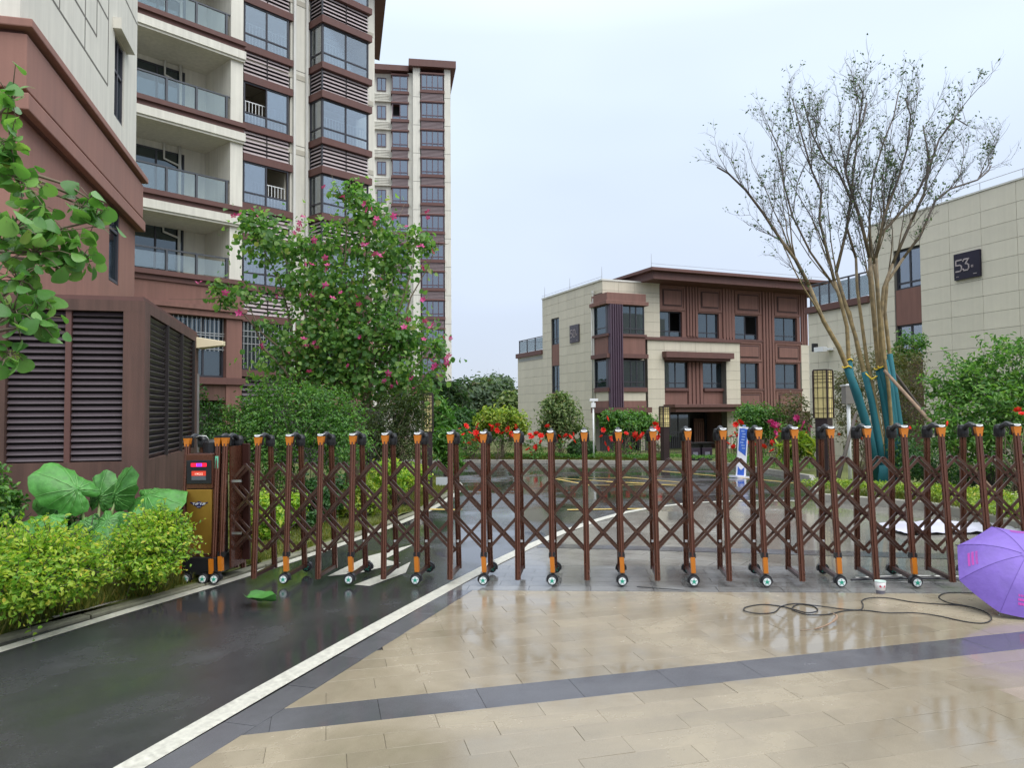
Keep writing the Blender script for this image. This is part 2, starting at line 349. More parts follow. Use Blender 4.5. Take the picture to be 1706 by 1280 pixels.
def sprigs(blobs, n, L, k, rng=RNG, up=.55):       # shoots standing out of a bush, leaves in pairs along them
    wts = np.array([b[6]*b[3]*b[5] for b in blobs]); wts /= wts.sum(); P, NN, lines = [], [], []
    for b, wt in zip(blobs, wts):
        for _ in range(max(int(n*wt), 1)):
            d = rng.normal(size=3); d /= np.linalg.norm(d); d[2] = abs(d[2])*1.0-.15 if rng.random() < .8 else d[2]; s = np.array(b[:3])+d*np.array(b[3:6])*rng.uniform(.6, .95)
            dr = d*.8+np.array([0, 0, up])+rng.normal(size=3)*.25; dr /= np.linalg.norm(dr); l = L*rng.uniform(.5, 1.3)
            for i in range(k):
                t = (i+.6)/k; P.append(s+dr*l*t-np.array([0, 0, .25*l*t*t])+rng.normal(size=3)*.006); NN.append(np.array([0, 0, .6])+rng.normal(size=3)*.5)
            lines.append((s-dr*l*.3, s+dr*l*.55-np.array([0, 0, .075*l]), s+dr*l-np.array([0, 0, .25*l])))
    return np.array(P), np.array(NN), lines
def pxblob(px, py, Y, rx, ry, dy=.8, wt=1.0):    # a blob from its photo size, at its real distance
    c = at(px, py, Y); s = Y/F_PX
    return (c.x, c.y, c.z, rx*s, (rx+ry)/2*s*dy, ry*s, wt)
def rel(b, o): return [(q[0]-o[0], q[1]-o[1], q[2]-o[2])+tuple(q[3:]) for q in b]
def wiggle(p, q, n, amp, rng=random):
    p, q = Vector(p), Vector(q); L = (q-p).length; out = []
    for i in range(n+1):
        t = i/n; o = Vector((rng.uniform(-1,1), rng.uniform(-1,1), rng.uniform(-.5,.5)))*amp*L*(0 if i in (0,) else 1)
        out.append(p.lerp(q, t)+o)
    return out
# ------------------------------------------------------------------ ground sheets
def sheet(poly, dz, step=2.0, zf=None):
    bm = bmesh.new(); bm.faces.new([bm.verts.new((p[0], p[1], 0)) for p in poly])
    xs = [p[0] for p in poly]; ys = [p[1] for p in poly]
    cuts = [((c, 0, 0), (1, 0, 0)) for c in np.arange(max(min(xs), -12), min(max(xs), 16), step)]+[((0, c, 0), (0, 1, 0)) for c in np.arange(max(min(ys), -2), min(max(ys), 44), step)]
    for co, no in cuts:
        bmesh.ops.bisect_plane(bm, geom=bm.verts[:]+bm.edges[:]+bm.faces[:], plane_co=co, plane_no=no)
    bm.normal_update()
    if bm.faces and sum(f.normal.z for f in bm.faces) < 0: bmesh.ops.reverse_faces(bm, faces=bm.faces[:])
    for v in bm.verts: v.co.z = gz(v.co.x, v.co.y)+(dz if zf is None else zf(v.co.x, v.co.y))
    mb = MB(); bm.verts.index_update(); mb.add([v.co.copy() for v in bm.verts], [[v.index for v in f.verts] for f in bm.faces]); bm.free(); return mb
def ribbon(pts, wd, dz, h=0.0, step=.8, side=0.0, endcap=True):      # a strip along a ground polyline; h > 0 makes a kerb
    P = [Vector((p[0], p[1], 0)) for p in pts]; Q = [P[0]]
    for a, b in zip(P, P[1:]):
        k = max(int((b-a).length/step), 1)
        for i in range(1, k+1): Q.append(a.lerp(b, i/k))
    for _ in range(2): Q = [Q[0]]+[(Q[i-1]+Q[i]*2+Q[i+1])/4 for i in range(1, len(Q)-1)]+[Q[-1]]
    L = []; R = []
    for i, q in enumerate(Q):
        d = (Q[min(i+1, len(Q)-1)]-Q[max(i-1, 0)]).normalized(); n = Vector((-d.y, d.x, 0))
        for lst, s in ((L, side+wd/2), (R, side-wd/2)):
            p = q+n*s; lst.append((p.x, p.y, gz(p.x, p.y)+dz))
    m = len(Q); mb = MB()
    if not h:
        return mb.add(L+R, [(i, m+i, m+i+1, i+1) for i in range(m-1)])
    up = lambda l: [(x, y, z+h) for x, y, z in l]
    mb.add(up(L)+up(R)+L+R, [(i, m+i, m+i+1, i+1) for i in range(m-1)]+[(2*m+i, i, i+1, 2*m+i+1) for i in range(m-1)]+[(m+i, 3*m+i, 3*m+i+1, m+i+1) for i in range(m-1)]+[(0, 2*m, 3*m, m), (m-1, 2*m-1, 4*m-1, 3*m-1)])
    return mb
def text(name, body, size, mat, parent, M4, ext=.002, align='CENTER', sx=1.0):
    c = bpy.data.curves.new(name, 'FONT'); c.body = body; c.size = size; c.extrude = ext; c.align_x = align; c.align_y = 'CENTER'
    o = bpy.data.objects.new(name, c); dg = bpy.context.evaluated_depsgraph_get(); COL.objects.link(o); dg.update()
    me = bpy.data.meshes.new_from_object(o.evaluated_get(dg)); bpy.data.objects.remove(o); me.materials.clear(); me.materials.append(mat)
    o = put(name, me, parent); o.matrix_local = M4 @ Matrix.Diagonal((sx, 1, 1, 1)); return o
FACE = Matrix.Rotation(pi/2, 4, 'X')               # text standing up, readable from local -y
# ================================================================== GROUND
big = MB()
gx = [-350, -150, -60, -30, -12, -8, -4.6, -2, 0, 2, 4, 6.4, 9, 12, 20, 40, 80, 160, 350]; gy = [-40, -12, -4, 0, 4, 8, 10, 12, 14, 16, 18, 20, 22, 24, 26, 28, 31, 34, 40, 60, 120, 300, 800]
big.add([(x, y, gz(x, y)-.10) for y in gy for x in gx], [(j*len(gx)+i, j*len(gx)+i+1, (j+1)*len(gx)+i+1, (j+1)*len(gx)+i) for j in range(len(gy)-1) for i in range(len(gx)-1)])
struct('ground', big, SOIL)
def g2(px, py): p = G(px, py); return (p.x, p.y)
LW = [(-4.62, 3.6), (-4.2, 4.6), g2(0, 1073), g2(180, 1024), g2(366, 972), g2(541, 915), g2(645, 879), g2(708, 854), g2(749, 829)]; LW += [(-1.27, 18.5), (-1.5, 22), (-2.8, 26), (-5.5, 28.5), (-13, 30), (-30, 31)]
RW = [(-2.9, .6), g2(212, 1280), g2(440, 1146), g2(760, 970), g2(880, 908), g2(982, 867), g2(1045, 852), g2(1079, 845), g2(1142, 836), g2(1205, 834), g2(1262, 833), g2(1345, 834)]
FK = [(-20, 37.5), (-8, 36), g2(742, 770.5), g2(880, 771), g2(1040, 772.5), g2(1190, 774), g2(1240, 781), g2(1300, 791), g2(1352, 800)]       # far kerb, then the tree island
IK = [g2(1366, 834), g2(1457, 842), g2(1550, 850), g2(1636, 868), g2(1706, 887), g2(1800, 918)]; IK += [(IK[-1][0]+2.0, IK[-1][1]-1.3), (14, 6.5)]
ASPH = [(-5.2, -3)]+[(p[0]-.10, p[1]-(.1 if p[0] < -4 and p[1] > 20 else 0)) for p in LW]+[(-30, 40), (14, 40), (16, 28), (16, -3)]
struct('asphalt_road', sheet(ASPH, -.022), ASPHALT)
struct('edge_line', ribbon(LW, .13, -.018), PAINTW); struct('edge_line', ribbon(RW, .15, -.006), PAINTW)
# --- entrance paving: single slabs in front of the gate
TD = Vector((.9717, .2364, 0)).normalized(); TN = Vector((-TD.y, TD.x, 0))
def gate_y(x): return 7.64-.102*x
rw_in = [Vector((p[0], p[1], 0)) for p in RW[:4]]
def off_line(k):                                   # the right-hand white line, moved k to the right
    a, b = rw_in[1], rw_in[3]; d = (b-a).normalized(); return a+Vector((d.y, -d.x, 0))*k, d
BORD0, BORD1 = .085, .30
def clip(poly, p, n):                              # keep the side where (x-p).n >= 0
    o = []
    for a, b in zip(poly, poly[1:]+poly[:1]):
        da, db = (a-p).dot(n), (b-p).dot(n)
        if da >= 0: o.append(a)
        if (da >= 0) != (db >= 0): o.append(a.lerp(b, da/(da-db)))
    return o
lp, ld = off_line(BORD1); ln = Vector((ld.y, -ld.x, 0)); gp = Vector((0, gate_y(0)-.28, 0)); gn = Vector((-.102, -1, 0)).normalized()
paving = MB(); pv = [lp-ld*6, lp+ld*((gp-lp).dot(gn)/ld.dot(gn)), Vector((16, gate_y(16)-.28, 0)), Vector((16, -3, 0))]
pvo = struct('entrance_paving', sheet([off_line(BORD0)[0]-ld*6, off_line(BORD0)[0]+ld*((gp-off_line(BORD0)[0]).dot(gn)/ld.dot(gn)), pv[2], pv[3]], -.014), JOINT)
def slab(poly, tilt):
    lift = random.uniform(-.0008, .0008); c = sum(poly, Vector())/len(poly); tx, ty = random.gauss(0, tilt), random.gauss(0, tilt)
    top = [(p.x, p.y, gz(p.x, p.y)+lift+(p.x-c.x)*tx+(p.y-c.y)*ty) for p in poly]; n = len(poly)
    mb = MB(); ins = [(c.x+(p[0]-c.x)*.997, c.y+(p[1]-c.y)*.992, p[2]+.0012) for p in top]
    mb.add(ins+top+[(x, y, z-.012) for x, y, z in top], [tuple(range(n))]+[(n+i, n+(i+1)%n, (i+1)%n, i) for i in range(n)]+[(2*n+i, 2*n+(i+1)%n, n+(i+1)%n, n+i) for i in range(n)]); return mb
def in_view(p, m=40):
    u, v = proj(p); return p.y > 1 and -m < u < 1706+m and v < 1280+m
T0 = 4.376; rows = [(T0-.33-.190*k+.33, .190, False) for k in range(1, 16)]+[(T0, .33, True)]+[(T0+.33+.190*k, .190, False) for k in range(0, 22)]
n_s = 0; rest = MB()
for ri, (t0, hgt, dark) in enumerate(rows):
    sh = (ri % 2)*.3+random.choice((0, 0, .1))
    for k in range(-8, 26):
        s0 = k*.6+sh; g_ = .0008
        q = [TD*(s0+g_)+TN*(t0+g_), TD*(s0+.6-g_)+TN*(t0+g_), TD*(s0+.6-g_)+TN*(t0+hgt-g_), TD*(s0+g_)+TN*(t0+hgt-g_)]
        q = clip(q, lp, ln)
        if len(q) > 2: q = clip(q, gp, gn)
        if len(q) < 3: continue
        a = sum((q[i].cross(q[(i+1) % len(q)])).z for i in range(len(q)))/2
        if abs(a) < .004 or max(p.x for p in q) > 13 or min(p.y for p in q) < .4: continue
        c = sum(q, Vector())/len(q); sm = slab(q, .0012)
        if in_view(c) and n_s < 296:
            n_s += 1; part('paving_slab', sm, PAV_G if dark else PAV, pvo)
        elif not dark: rest.add(sm.v, sm.f)
part('paving_slab', rest, PAV_S, pvo, stuff=True)
bp0, _ = off_line(BORD0+.004)
for k in range(-3, 9):                              # dark border stones beside the white line
    a0 = bp0+ld*(k*.6+.002); a1 = bp0+ld*(k*.6+.596); wv = ln*(BORD1-BORD0-.008)
    q = clip([a0, a0+wv, a1+wv, a1], gp, gn)
    if len(q) > 2: part('border_slab', slab([v for v in reversed(q)] if ((q[1]-q[0]).cross(q[2]-q[0])).z < 0 else q, .001), PAV_G, pvo)
# --- gate strip and the paving beyond it
gs0 = [(x, gate_y(x)-.278) for x in (-.78, 16)]; gs1 = [(16, gate_y(16)+1.0), (-.28, gate_y(-.28)+1.0)]
struct('gate_strip_paving', sheet(gs0+gs1, -.012), wetmat('wet_grey_strip', (.20, .20, .20), (.27, .265, .25), tiles=(.6, .2, .10), dry=.25, wet=.05, pool=(.32, .54), grain=.2))
inner = [(RW[i][0]+.05, RW[i][1]+.0) for i in (4, 5, 6, 7, 8, 9, 10, 11)]
innerp = [(-.28, gate_y(-.28)+1.003)]+inner+[IK[0], IK[1], IK[2], IK[3], IK[4], IK[5], IK[6], (16, gate_y(16)+1.003)]
struct('inner_paving', sheet(innerp, -.012), PAV_IN)
# a darker band across the inner paving
struct('paving_band', sheet([g2(905, 905), g2(1706, 925), g2(1706, 934), g2(893, 911)], -.008), PAV_G)
# --- arrows and yellow box on the asphalt
def flat(poly, dz, mat, name='road_marking'): return struct(name, sheet(poly, dz, 3.0), mat)
flat([g2(545, 958), g2(612, 925), g2(690, 905), g2(640, 930), g2(668, 936), g2(600, 952)], -.017, PAINTW, 'arrow_marking')
flat([g2(590, 972), g2(660, 946), g2(684, 934), g2(676, 952), g2(616, 974)], -.017, PAINTW, 'arrow_marking')
def yl(a, b, wd=.12): struct('yellow_line', ribbon([g2(*a), g2(*b)], wd, -.017), PAINTY)
yl((930, 796), (1140, 809)); yl((1040, 794), (1145, 804), .1); yl((925, 797), (985, 808), .1); yl((1010, 802), (1080, 804)); yl((985, 808), (1130, 806), .1); yl((700, 847), (768, 848), .2); yl((945, 848), (1078, 846), .14); yl((965, 795), (1050, 795.5), .1)
struct('yellow_line', ribbon([g2(1098, 784), g2(1253, 797), g2(1345, 806)], .12, -.017), PAINTY)
# --- kerbs, stone by stone
def kerb_run(pts, wd=.14, h=.13, ln_=.9, label=None, mat=None):
    P = [Vector((p[0], p[1], 0)) for p in pts]; segs = []
    acc = []
    for a, b in zip(P, P[1:]):
        k = max(int(round((b-a).length/ln_)), 1); acc += [(a.lerp(b, i/k), a.lerp(b, (i+1)/k)) for i in range(k)]
    ko = thing('kerb', label, 'kerb', (P[0].x, P[0].y, gz(P[0].x, P[0].y))); o = Vector(ko.location)
    for a, b in acc:
        d = (b-a).normalized(); n = Vector((-d.y, d.x, 0)); a2, b2 = a+d*.006, b-d*.006; mb = MB(); c = []
        for p, zf in ((a2, -.15), (b2, -.15), (a2, h), (b2, h)):
            for s in (-1, 1):
                q = p+n*(wd/2*s); c.append((q.x-o.x, q.y-o.y, gz(q.x, q.y)+zf-o.z+random.uniform(0, .003)))
        mb.add(c, [(4, 6, 7, 5), (0, 2, 6, 4), (1, 5, 7, 3), (0, 4, 5, 1), (2, 3, 7, 6), (0, 1, 3, 2)])
        part('kerb_stone', mb, mat or KERB, ko, bevel=.012)
    return ko
kerb_run(FK+[IK[0]], label='concrete kerb along the far planted bed and the lantern island')
kerb_run(IK, label='concrete kerb of the planted island behind the right gate end')
kerb_run([(-5.15, 3.1), (-4.62, 4.3)]+[(p[0]-.19, p[1]) for p in LW[2:10]], wd=.13, h=.004, mat=KERB_M, label='low mossy kerb stones between shrub bed and asphalt')
# --- planted beds
def bank(k, base, mx):
    def f(x, y):
        e = min(max(y, LW[2][1]), LW[9][1]); xe = np.interp(y, [p[1] for p in LW], [p[0] for p in LW])
        return base+min(max(xe-.3-x, 0)*k, mx)+.03*sin(3*x+2*y)
    return f
LWL = [(p[0]-.25, p[1]) for p in LW]
struct('left_bed', sheet([(-30, 0), (-5.4, 1.0), (-5.2, 3.0)]+LWL[1:13]+[(-30, 29.5)], .02, 1.0, bank(.10, .0, .45)), LAWN)
struct('far_bed', sheet([(p[0], p[1]+.12) for p in FK]+[(IK[0][0]+.1, IK[0][1]+.1)]+[(p[0]+.04, p[1]+.14) for p in IK[1:]]+[(24, 8), (30, 20), (30, 60), (-20, 60)], .11, 2.0), LAWN)
# ================================================================== BUILDINGS
_bm = {}
def piece(name, dims, mat, parent, loc, rot=None):   # a plain board shared between alike pieces
    k = (tuple(round(d, 3) for d in dims), mat.name)
    if k not in _bm:
        x, y, z = dims; _bm[k] = B(-x/2, x/2, -y/2, y/2, -z/2, z/2).mesh(name, mat)
    return put(name, _bm[k], parent, loc, rot)
def bx(name, x0, x1, y0, y1, z0, z1, mat, parent):
    return piece(name, (x1-x0, y1-y0, z1-z0), mat, parent, ((x0+x1)/2, (y0+y1)/2, (z0+z1)/2))
def window(parent, x0, x1, z0, z1, y, cols=(.5,), zsplit=None, glass=GLASS, frame=FRAME, w=.055, open_=None, name='window', depth=.07, rail=None, axis='x'):
    """a framed window in the plane y; cols/zsplit are fractions; open_ = index of a slid-away upper pane"""
    mb = MB(); d = depth
    mb.box(x0, x1, y, y+d, z0, z0+w); mb.box(x0, x1, y, y+d, z1-w, z1); mb.box(x0, x0+w, y, y+d, z0+w, z1-w); mb.box(x1-w, x1, y, y+d, z0+w, z1-w)
    xs = [x0+w]+[x0+(x1-x0)*c for c in cols]+[x1-w]; zs = z0+(z1-z0)*zsplit if zsplit else None
    for c in xs[1:-1]: mb.box(c-w/2, c+w/2, y+.004, y+d-.004, z0+w, z1-w)
    if zs:
        for a, b in zip(xs, xs[1:]): mb.box(a, b, y+.008, y+d-.008, zs-w/2, zs+w/2)
    fr = part(name, mb, frame, parent)
    for i, (a, b) in enumerate(zip(xs, xs[1:])):
        bands = [(z0+w, zs), (zs, z1-w)] if zs else [(z0+w, z1-w)]
        for j, (p, q) in enumerate(bands):
            yy = y+d*.5
            if open_ == i and j == len(bands)-1:
                yy = y+d*.85; sh = (xs[i+2]-xs[i+1]) if i+2 < len(xs) else -(xs[i]-xs[i-1])
                bx('pane', a+sh, b+sh, yy, yy+.008, p, q, glass, fr)
            else: bx('pane', a, b, yy, yy+.008, p, q, glass, fr)
    if rail:
        rm = MB(); n = max(int((x1-x0)/.14), 3); rm.box(x0+.04, x1-.04, y+.20, y+.23, rail-.03, rail)
        for i in range(n+1):
            xx = x0+.05+(x1-x0-.1)*i/n; rm.box(xx-.011, xx+.011, y+.204, y+.226, z0+.1, rail-.03)
        part('inner_railing', rm, WHITE, parent)
    return fr
def louvre(parent, x0, x1, y, z0, z1, n, mat=LOUV, tilt=.5, posts=(.5,), d=.05):
    fb = B(x0, x1, y+.07, y+.09, z0, z1)
    for c in posts: xx = x0+(x1-x0)*c; fb.box(xx-.02, xx+.02, y-.012, y+.0, z0, z1)
    o = part('louvre_panel', fb, LOUV_BACK, parent); h = (z1-z0)/n
    for i in range(n): piece('slat', (x1-x0-.01, .012, h*.78), mat, o, ((x0+x1)/2, y+.028, z0+h*(i+.5)), (-tilt, 0, 0))
    return o

# ---------------------------------------------------------------- near apartment tower (left)
T1 = Fr((-8.566, 29.4), (.68, .733))
tw = thing('apartment_tower', 'near cream and brown apartment block with glass balconies and louvred window bays', 'apartment building', (T1.O.x, T1.O.y, 0), T1.ang)
yb = -1.0
xa0, xa1 = T1.x(405, 12), T1.x(484, 12); xw0, xw1 = T1.x(405, 12, -.05), T1.x(480, 12, -.05)
bq = -.85; xb0 = T1.x(536, 12, bq); xb1 = T1.x(614, 12, bq); xbl = T1.x(515.5, 12, 0)
xr = T1.x(630, 12, 0); xc0, xc1 = T1.x(384, 12, yb), T1.x(405, 12, yb); xl = xc0-6.2
TOP = 21.2
def part_box(name, x0, x1, y0, y1, z0, z1, mat, parent=None): return part(name, B(x0, x1, y0, y1, z0, z1), mat, parent or tw)
# body: rear and side walls, piers, floor plates
part_box('rear_wall', xl, xr, 3.0, 3.3, -.6, TOP, INNER); part_box('side_wall', xr-.25, xr, .25, 9, -.6, TOP, CREAM_W); part_box('side_wall', xl-.3, xl, -.9, 3.3, -.6, TOP, CREAM_W)
part_box('pier', xa1-.02, xbl+.0, 0, .3, 5.4, TOP, CREAM_W); part_box('pier', xb1-.02, xr-.25, 0, .3, 5.4, TOP, CREAM_W)
part_box('pier', xa1-.02, xbl, 0.01, .3, -.6, 5.4, BROWN); part_box('pier', xb1-.02, xr-.25, 0.01, .3, -.6, 5.4, BROWN)
part_box('party_wall', xc1-.12, xc1+.05, -.6, 3.0, -.6, TOP, INNER); part_box('party_wall', xa1-.1, xa1+.06, .3, 3.0, -.6, TOP, INNER); part_box('party_wall', xbl-.05, xbl+.1, .3, 3, -.6, TOP, INNER)
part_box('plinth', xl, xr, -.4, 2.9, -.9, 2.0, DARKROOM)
for i, zz_ in enumerate((6.5, 9.5, 12.5, 15.5, 18.5)):       # recessed joint lines in the cream piers
    part_box('joint_line', xa1+.0, xbl-.05, -.004, .0, zz_-.25, zz_-.22, GROUT)
part_box('downpipe', xa1+.06, xa1+.16, -.13, -.03, 3, TOP, PIPE); part_box('downpipe', xbl-.22, xbl-.13, -.12, -.03, 3, TOP, PIPE)
SILLS = [6.53, 9.53, 12.53, 15.53, 18.53]
for k, s in enumerate(SILLS):
    part_box('floor_plate', xl, xr-.26, -.02, 2.99, s-.62, s-.42, INNER)
    # window column A
    bx('sill_band', xa0-.1, xa1+.02, -.16, .2, s-.25, s, BROWN_D, tw); bx('head_band', xa0-.05, xa1+.02, -.14, .2, s+1.58, s+1.86, BROWN_D, tw)
    window(tw, xw0, xw1, s, s+1.58, -.08, (.5,), .27, open_=(None, 1, 0, None, None)[k], rail=s+.95)
    louvre(tw, xw0, xw1+.02, -.08, s+1.86, s+2.75, 6, LOUV, .6)
    # window bay B, projecting
    for nm, a, b in (('sill_band', s-.25, s), ('head_band', s+1.58, s+1.86)):
        q = .12; part(nm, MB().prism([(xbl-.06, 0), (xb0-q*.5, bq-q), (xb1+.1, bq-q), (xb1+.1, .05), (xbl-.06, .05)], a, b), BROWN_D, tw)
    window(tw, xb0+.03, xb1, s, s+1.58, bq, (.5,), .27, open_=(None, 1, None, None, None)[k], rail=s+.95)
    louvre(tw, xb0+.03, xb1, bq, s+1.86, s+2.75, 6, LOUV, .6)
    L = sqrt((xb0-xbl)**2+bq**2); a_ = atan2(bq, xb0-xbl)
    side = part('bay_side', B(0, .07, -.0, .06, 0, 2.75), FRAME, tw); side.location = (xbl, 0, s); side.rotation_euler = (0, 0, a_)
    sb = MB().box(.07, L, 0, .06, 0, .05).box(.07, L, 0, .06, .40, .45).box(.07, L, 0, .06, 1.53, 1.58).box(L-.07, L, .001, .061, .05, 2.75)
    so_ = part('side_window', sb, FRAME, tw); so_.location = (xbl, 0, s); so_.rotation_euler = (0, 0, a_)
    bx('pane', .07, L-.07, .03, .038, .05, 1.53, GLASS, so_)
    lo = part('louvre_panel', B(.05, L-.03, .07, .09, 1.86, 2.75), LOUV_BACK, tw); lo.location = (xbl, 0, s); lo.rotation_euler = (0, 0, a_)
    for i in range(6): piece('slat', (L-.1, .012, .115), LOUV, lo, (L/2, .03, 1.86+.148*(i+.5)), (-.6, 0, 0))
    part_box('bay_floor', xb0, xb1, bq+.1, .3, s-.24, s-.02, INNER); part_box('bay_ceiling', xb0, xb1, bq+.1, .3, s+1.6, s+1.84, INNER)
# balconies
BALC = [6.42, 9.03, 12.04, 15.0, 18.0]
for k, z0 in enumerate(BALC):
    ztop = BALC[k+1]-.84 if k+1 < len(BALC) else z0+2.2
    bo = part('balcony', MB().box(xl, xc1+.0, yb-.22, 1.2, z0-.16, z0-.001).box(xl, xc1-.02, yb-.12, 1.2, z0-.33, z0-.16), BROWN_D, tw)
    if k: part('beam', MB().box(xl, xc1+.02, yb-.16, .9, z0-.62, z0-.33).box(xl, xc1+.01, yb-.10, .9, z0-.70, z0-.62), CREAM_W, tw)
    else: part('apron_wall', MB().box(xl, xc1+.03, yb-.06, .9, 5.42, z0-.33).box(xl, xc1+.1, yb-.20, .9, 5.27, 5.42).box(xl, xc1+.05, yb-.12, .9, 5.06, 5.26), BROWN, tw)
    part_box('balcony_floor', xl, xc0, yb+.1, 1.1, z0-.0, z0+.02, INNER)
    ztop += .14
    part_box('pier', xc0, xc1-.01, yb, yb+.55, z0, ztop, CREAM_W); part_box('balcony_wall', xc0, xc0+.12, yb+.55, .9, z0+.02, ztop, CREAM_W)
    part_box('balcony_wall', xl, xc0, .9, 1.1, z0+.02, ztop, CREAM_W)
    # sliding door, drain pipes
    d1 = T1.x(306, 12, .9); df = window(bo, d1-2.9, d1, z0+.03, z0+2.05, .82, (.33, .66), None, GLASS_D, FRAME, .06, name='sliding_door')
    if k == 0: df['label'] = 'dark sliding door standing half open'
    bx('door_backing', d1-2.85, d1-.05, .885, .899, z0+.03, z0+2.0, DARKROOM, bo)
    pm = MB().tube([(xc0-1.0, .78, z0+.02), (xc0-1.0, .78, ztop)], .055, 8).tube([(xc0-1.55, .8, ztop), (xc0-1.55, .8, z0+1.75), (xc0-1.0, .78, z0+1.6)], .04, 6); part('drain_pipe', pm, PIPE, bo, True)
    # glass railing
    yr = yb+.08; hr = .92 if k else .78
    part('hand_rail', MB().box(xl+.1, xc0, yr-.03, yr+.03, z0+hr-.05, z0+hr), RAILM, bo)
    ps = [T1.x(p, z0+.5, yr) for p in (377, 327, 277)]; stp = ps[0]-ps[1]; ps += [ps[2]-stp*i for i in (1, 2)]
    for i, p in enumerate(ps):
        bx('rail_post', p-.035, p+.035, yr-.045, yr+.045, z0, z0+hr-.05, RAILM, bo)
        if i and k: bx('glass_pane', p+.05, ps[i-1]-.05, yr-.005, yr+.005, z0+.04, z0+hr-.07, GLASS_B, bo)
        elif i: bx('glass_pane', p+.05, ps[i-1]-.05, yr-.005, yr+.005, z0+.08, z0+hr-.15, GLASS_B, bo)
# ground storey: barred windows between brown piers
g0, g1 = xc0-2.65, xc0-.02
part_box('pier', xc0-.1, xc1+.0, yb-.02, yb+.6, -.6, 5.05, BROWN)
part_box('sill', xl, xc1+.1, yb-.12, -.2, 2.75, 2.98, BROWN_D); part_box('parapet', xl, xc1, yb+.02, -.2, 2.2, 2.75, BROWN_S)
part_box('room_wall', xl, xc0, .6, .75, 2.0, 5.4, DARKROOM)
def barred(x0, x1, z0, z1, y, parent):
    fr = window(parent, x0, x1, z0, z1, y, (.28, .72) if x1-x0 > 2 else (.45,), .56, GLASS_D, FRAME, .06, name='barred_window'); mb = MB(); n = int((x1-x0)/.16)
    for i in range(n+1): xx = x0+.05+(x1-x0-.1)*i/n; mb.box(xx-.012, xx+.012, y-.06, y-.036, z0+.9 if x1-x0 > 2 else z0+.05, z1)
    for zz_ in (z0+.95, z0+1.42, z1-.55): mb.box(x0, x1, y-.068, y-.056, zz_, zz_+.03)
    part('window_bars', mb, STEEL, fr)
barred(xc0-2.7, xc0-.1, 3.0, 5.05, yb+.2, tw); window(tw, xl, xc0-2.76, 3.0, 5.05, yb+.2, (.5,), None, GLASS_D)
barred(xa0, xa1, 3.35, 5.12, .0, tw); part_box('sill', xa0-.1, xa1+.05, -.2, .2, 3.1, 3.34, BROWN_D); part_box('head_band', xa0-.05, xa1+.02, -.15, .2, 5.13, 5.38, BROWN_D)
louvre(tw, xa0, xa1, -.08, 5.38, 6.27, 6, LOUV, .6); louvre(tw, xa0, xa1, -.06, 2.0, 3.08, 6, LOUV_D, .6)
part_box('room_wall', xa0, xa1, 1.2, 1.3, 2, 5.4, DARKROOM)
window(tw, xb0, xb1, 3.3, 5.1, bq+.3, (.5,), .27, GLASS_D); part_box('sill', xb0, xb1, bq+.1, .2, 2.0, 3.3, BROWN); part_box('head_band', xb0, xb1, bq+.1, .2, 5.1, 6.3, BROWN)
# eave of the flat roof
ev = T1.P(xr, 0, 0); dv = Vector((-.17, .985, 0)).normalized()
def loc_(o, v): d = Vector(v)-o.location; c, s = cos(-o.rotation_euler.z), sin(-o.rotation_euler.z); return (d.x*c-d.y*s, d.x*s+d.y*c, d.z)
rp = [(xl-1, bq-.6), (xr+.30, bq-.4), (xr+.35, -.2)]+[loc_(tw, Vector((*(ev+dv*7.2+Vector((.05, 0, 0)))[:2], 0)))[:2], (xl-1, 9)]
part('roof_slab', MB().prism(rp, 20.35, 20.75), BROWN_D, tw)

# ---------------------------------------------------------------- wing at the far left
W1 = Fr((-6.02, 9.2), (-.246, .969)); WL = 6.12
wing = thing('apartment_wing', 'cream stucco wing above a projecting brown belt at the left picture edge', 'apartment building', (W1.O.x, W1.O.y, 0), W1.ang)
def wbox(n, x0, x1, y0, y1, z0, z1, m): return part(n, B(x0, x1, y0, y1, z0, z1), m, wing)
uw = (W1.x(191, 8), W1.x(207, 8)); lw_ = (W1.x(182, 5), W1.x(198.5, 5))
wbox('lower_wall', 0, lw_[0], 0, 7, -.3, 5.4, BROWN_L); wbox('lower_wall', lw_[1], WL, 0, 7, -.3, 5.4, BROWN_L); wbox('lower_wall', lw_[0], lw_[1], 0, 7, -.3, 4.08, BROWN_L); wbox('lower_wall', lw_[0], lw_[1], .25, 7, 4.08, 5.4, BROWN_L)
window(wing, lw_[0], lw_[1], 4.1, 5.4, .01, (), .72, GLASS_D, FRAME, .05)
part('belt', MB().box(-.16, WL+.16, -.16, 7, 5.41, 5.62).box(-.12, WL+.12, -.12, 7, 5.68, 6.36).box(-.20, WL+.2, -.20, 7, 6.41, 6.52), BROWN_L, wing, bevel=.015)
wbox('belt_groove', -.06, WL+.06, -.06, 7, 5.4, 6.5, BROWN_D)
wbox('upper_wall', 0, uw[0], 0, 7, 6.52, 17, CREAM_W); wbox('upper_wall', uw[1], WL, 0, 7, 6.52, 17, CREAM_W); wbox('upper_wall', uw[0], uw[1], 0, 7, 6.52, 7.1, CREAM_W); wbox('upper_wall', uw[0], uw[1], 0, 7, 8.6, 17, CREAM_W); wbox('upper_wall', uw[0], uw[1], .3, 7, 7.1, 8.6, CREAM_W)
window(wing, uw[0], uw[1], 7.12, 8.58, .03, (.5,), .6, GLASS_D, FRAME, .05)
wbox('window_hood', uw[0]-.15, uw[1]+.2, -.14, .0, 8.62, 8.82, CREAM_W)
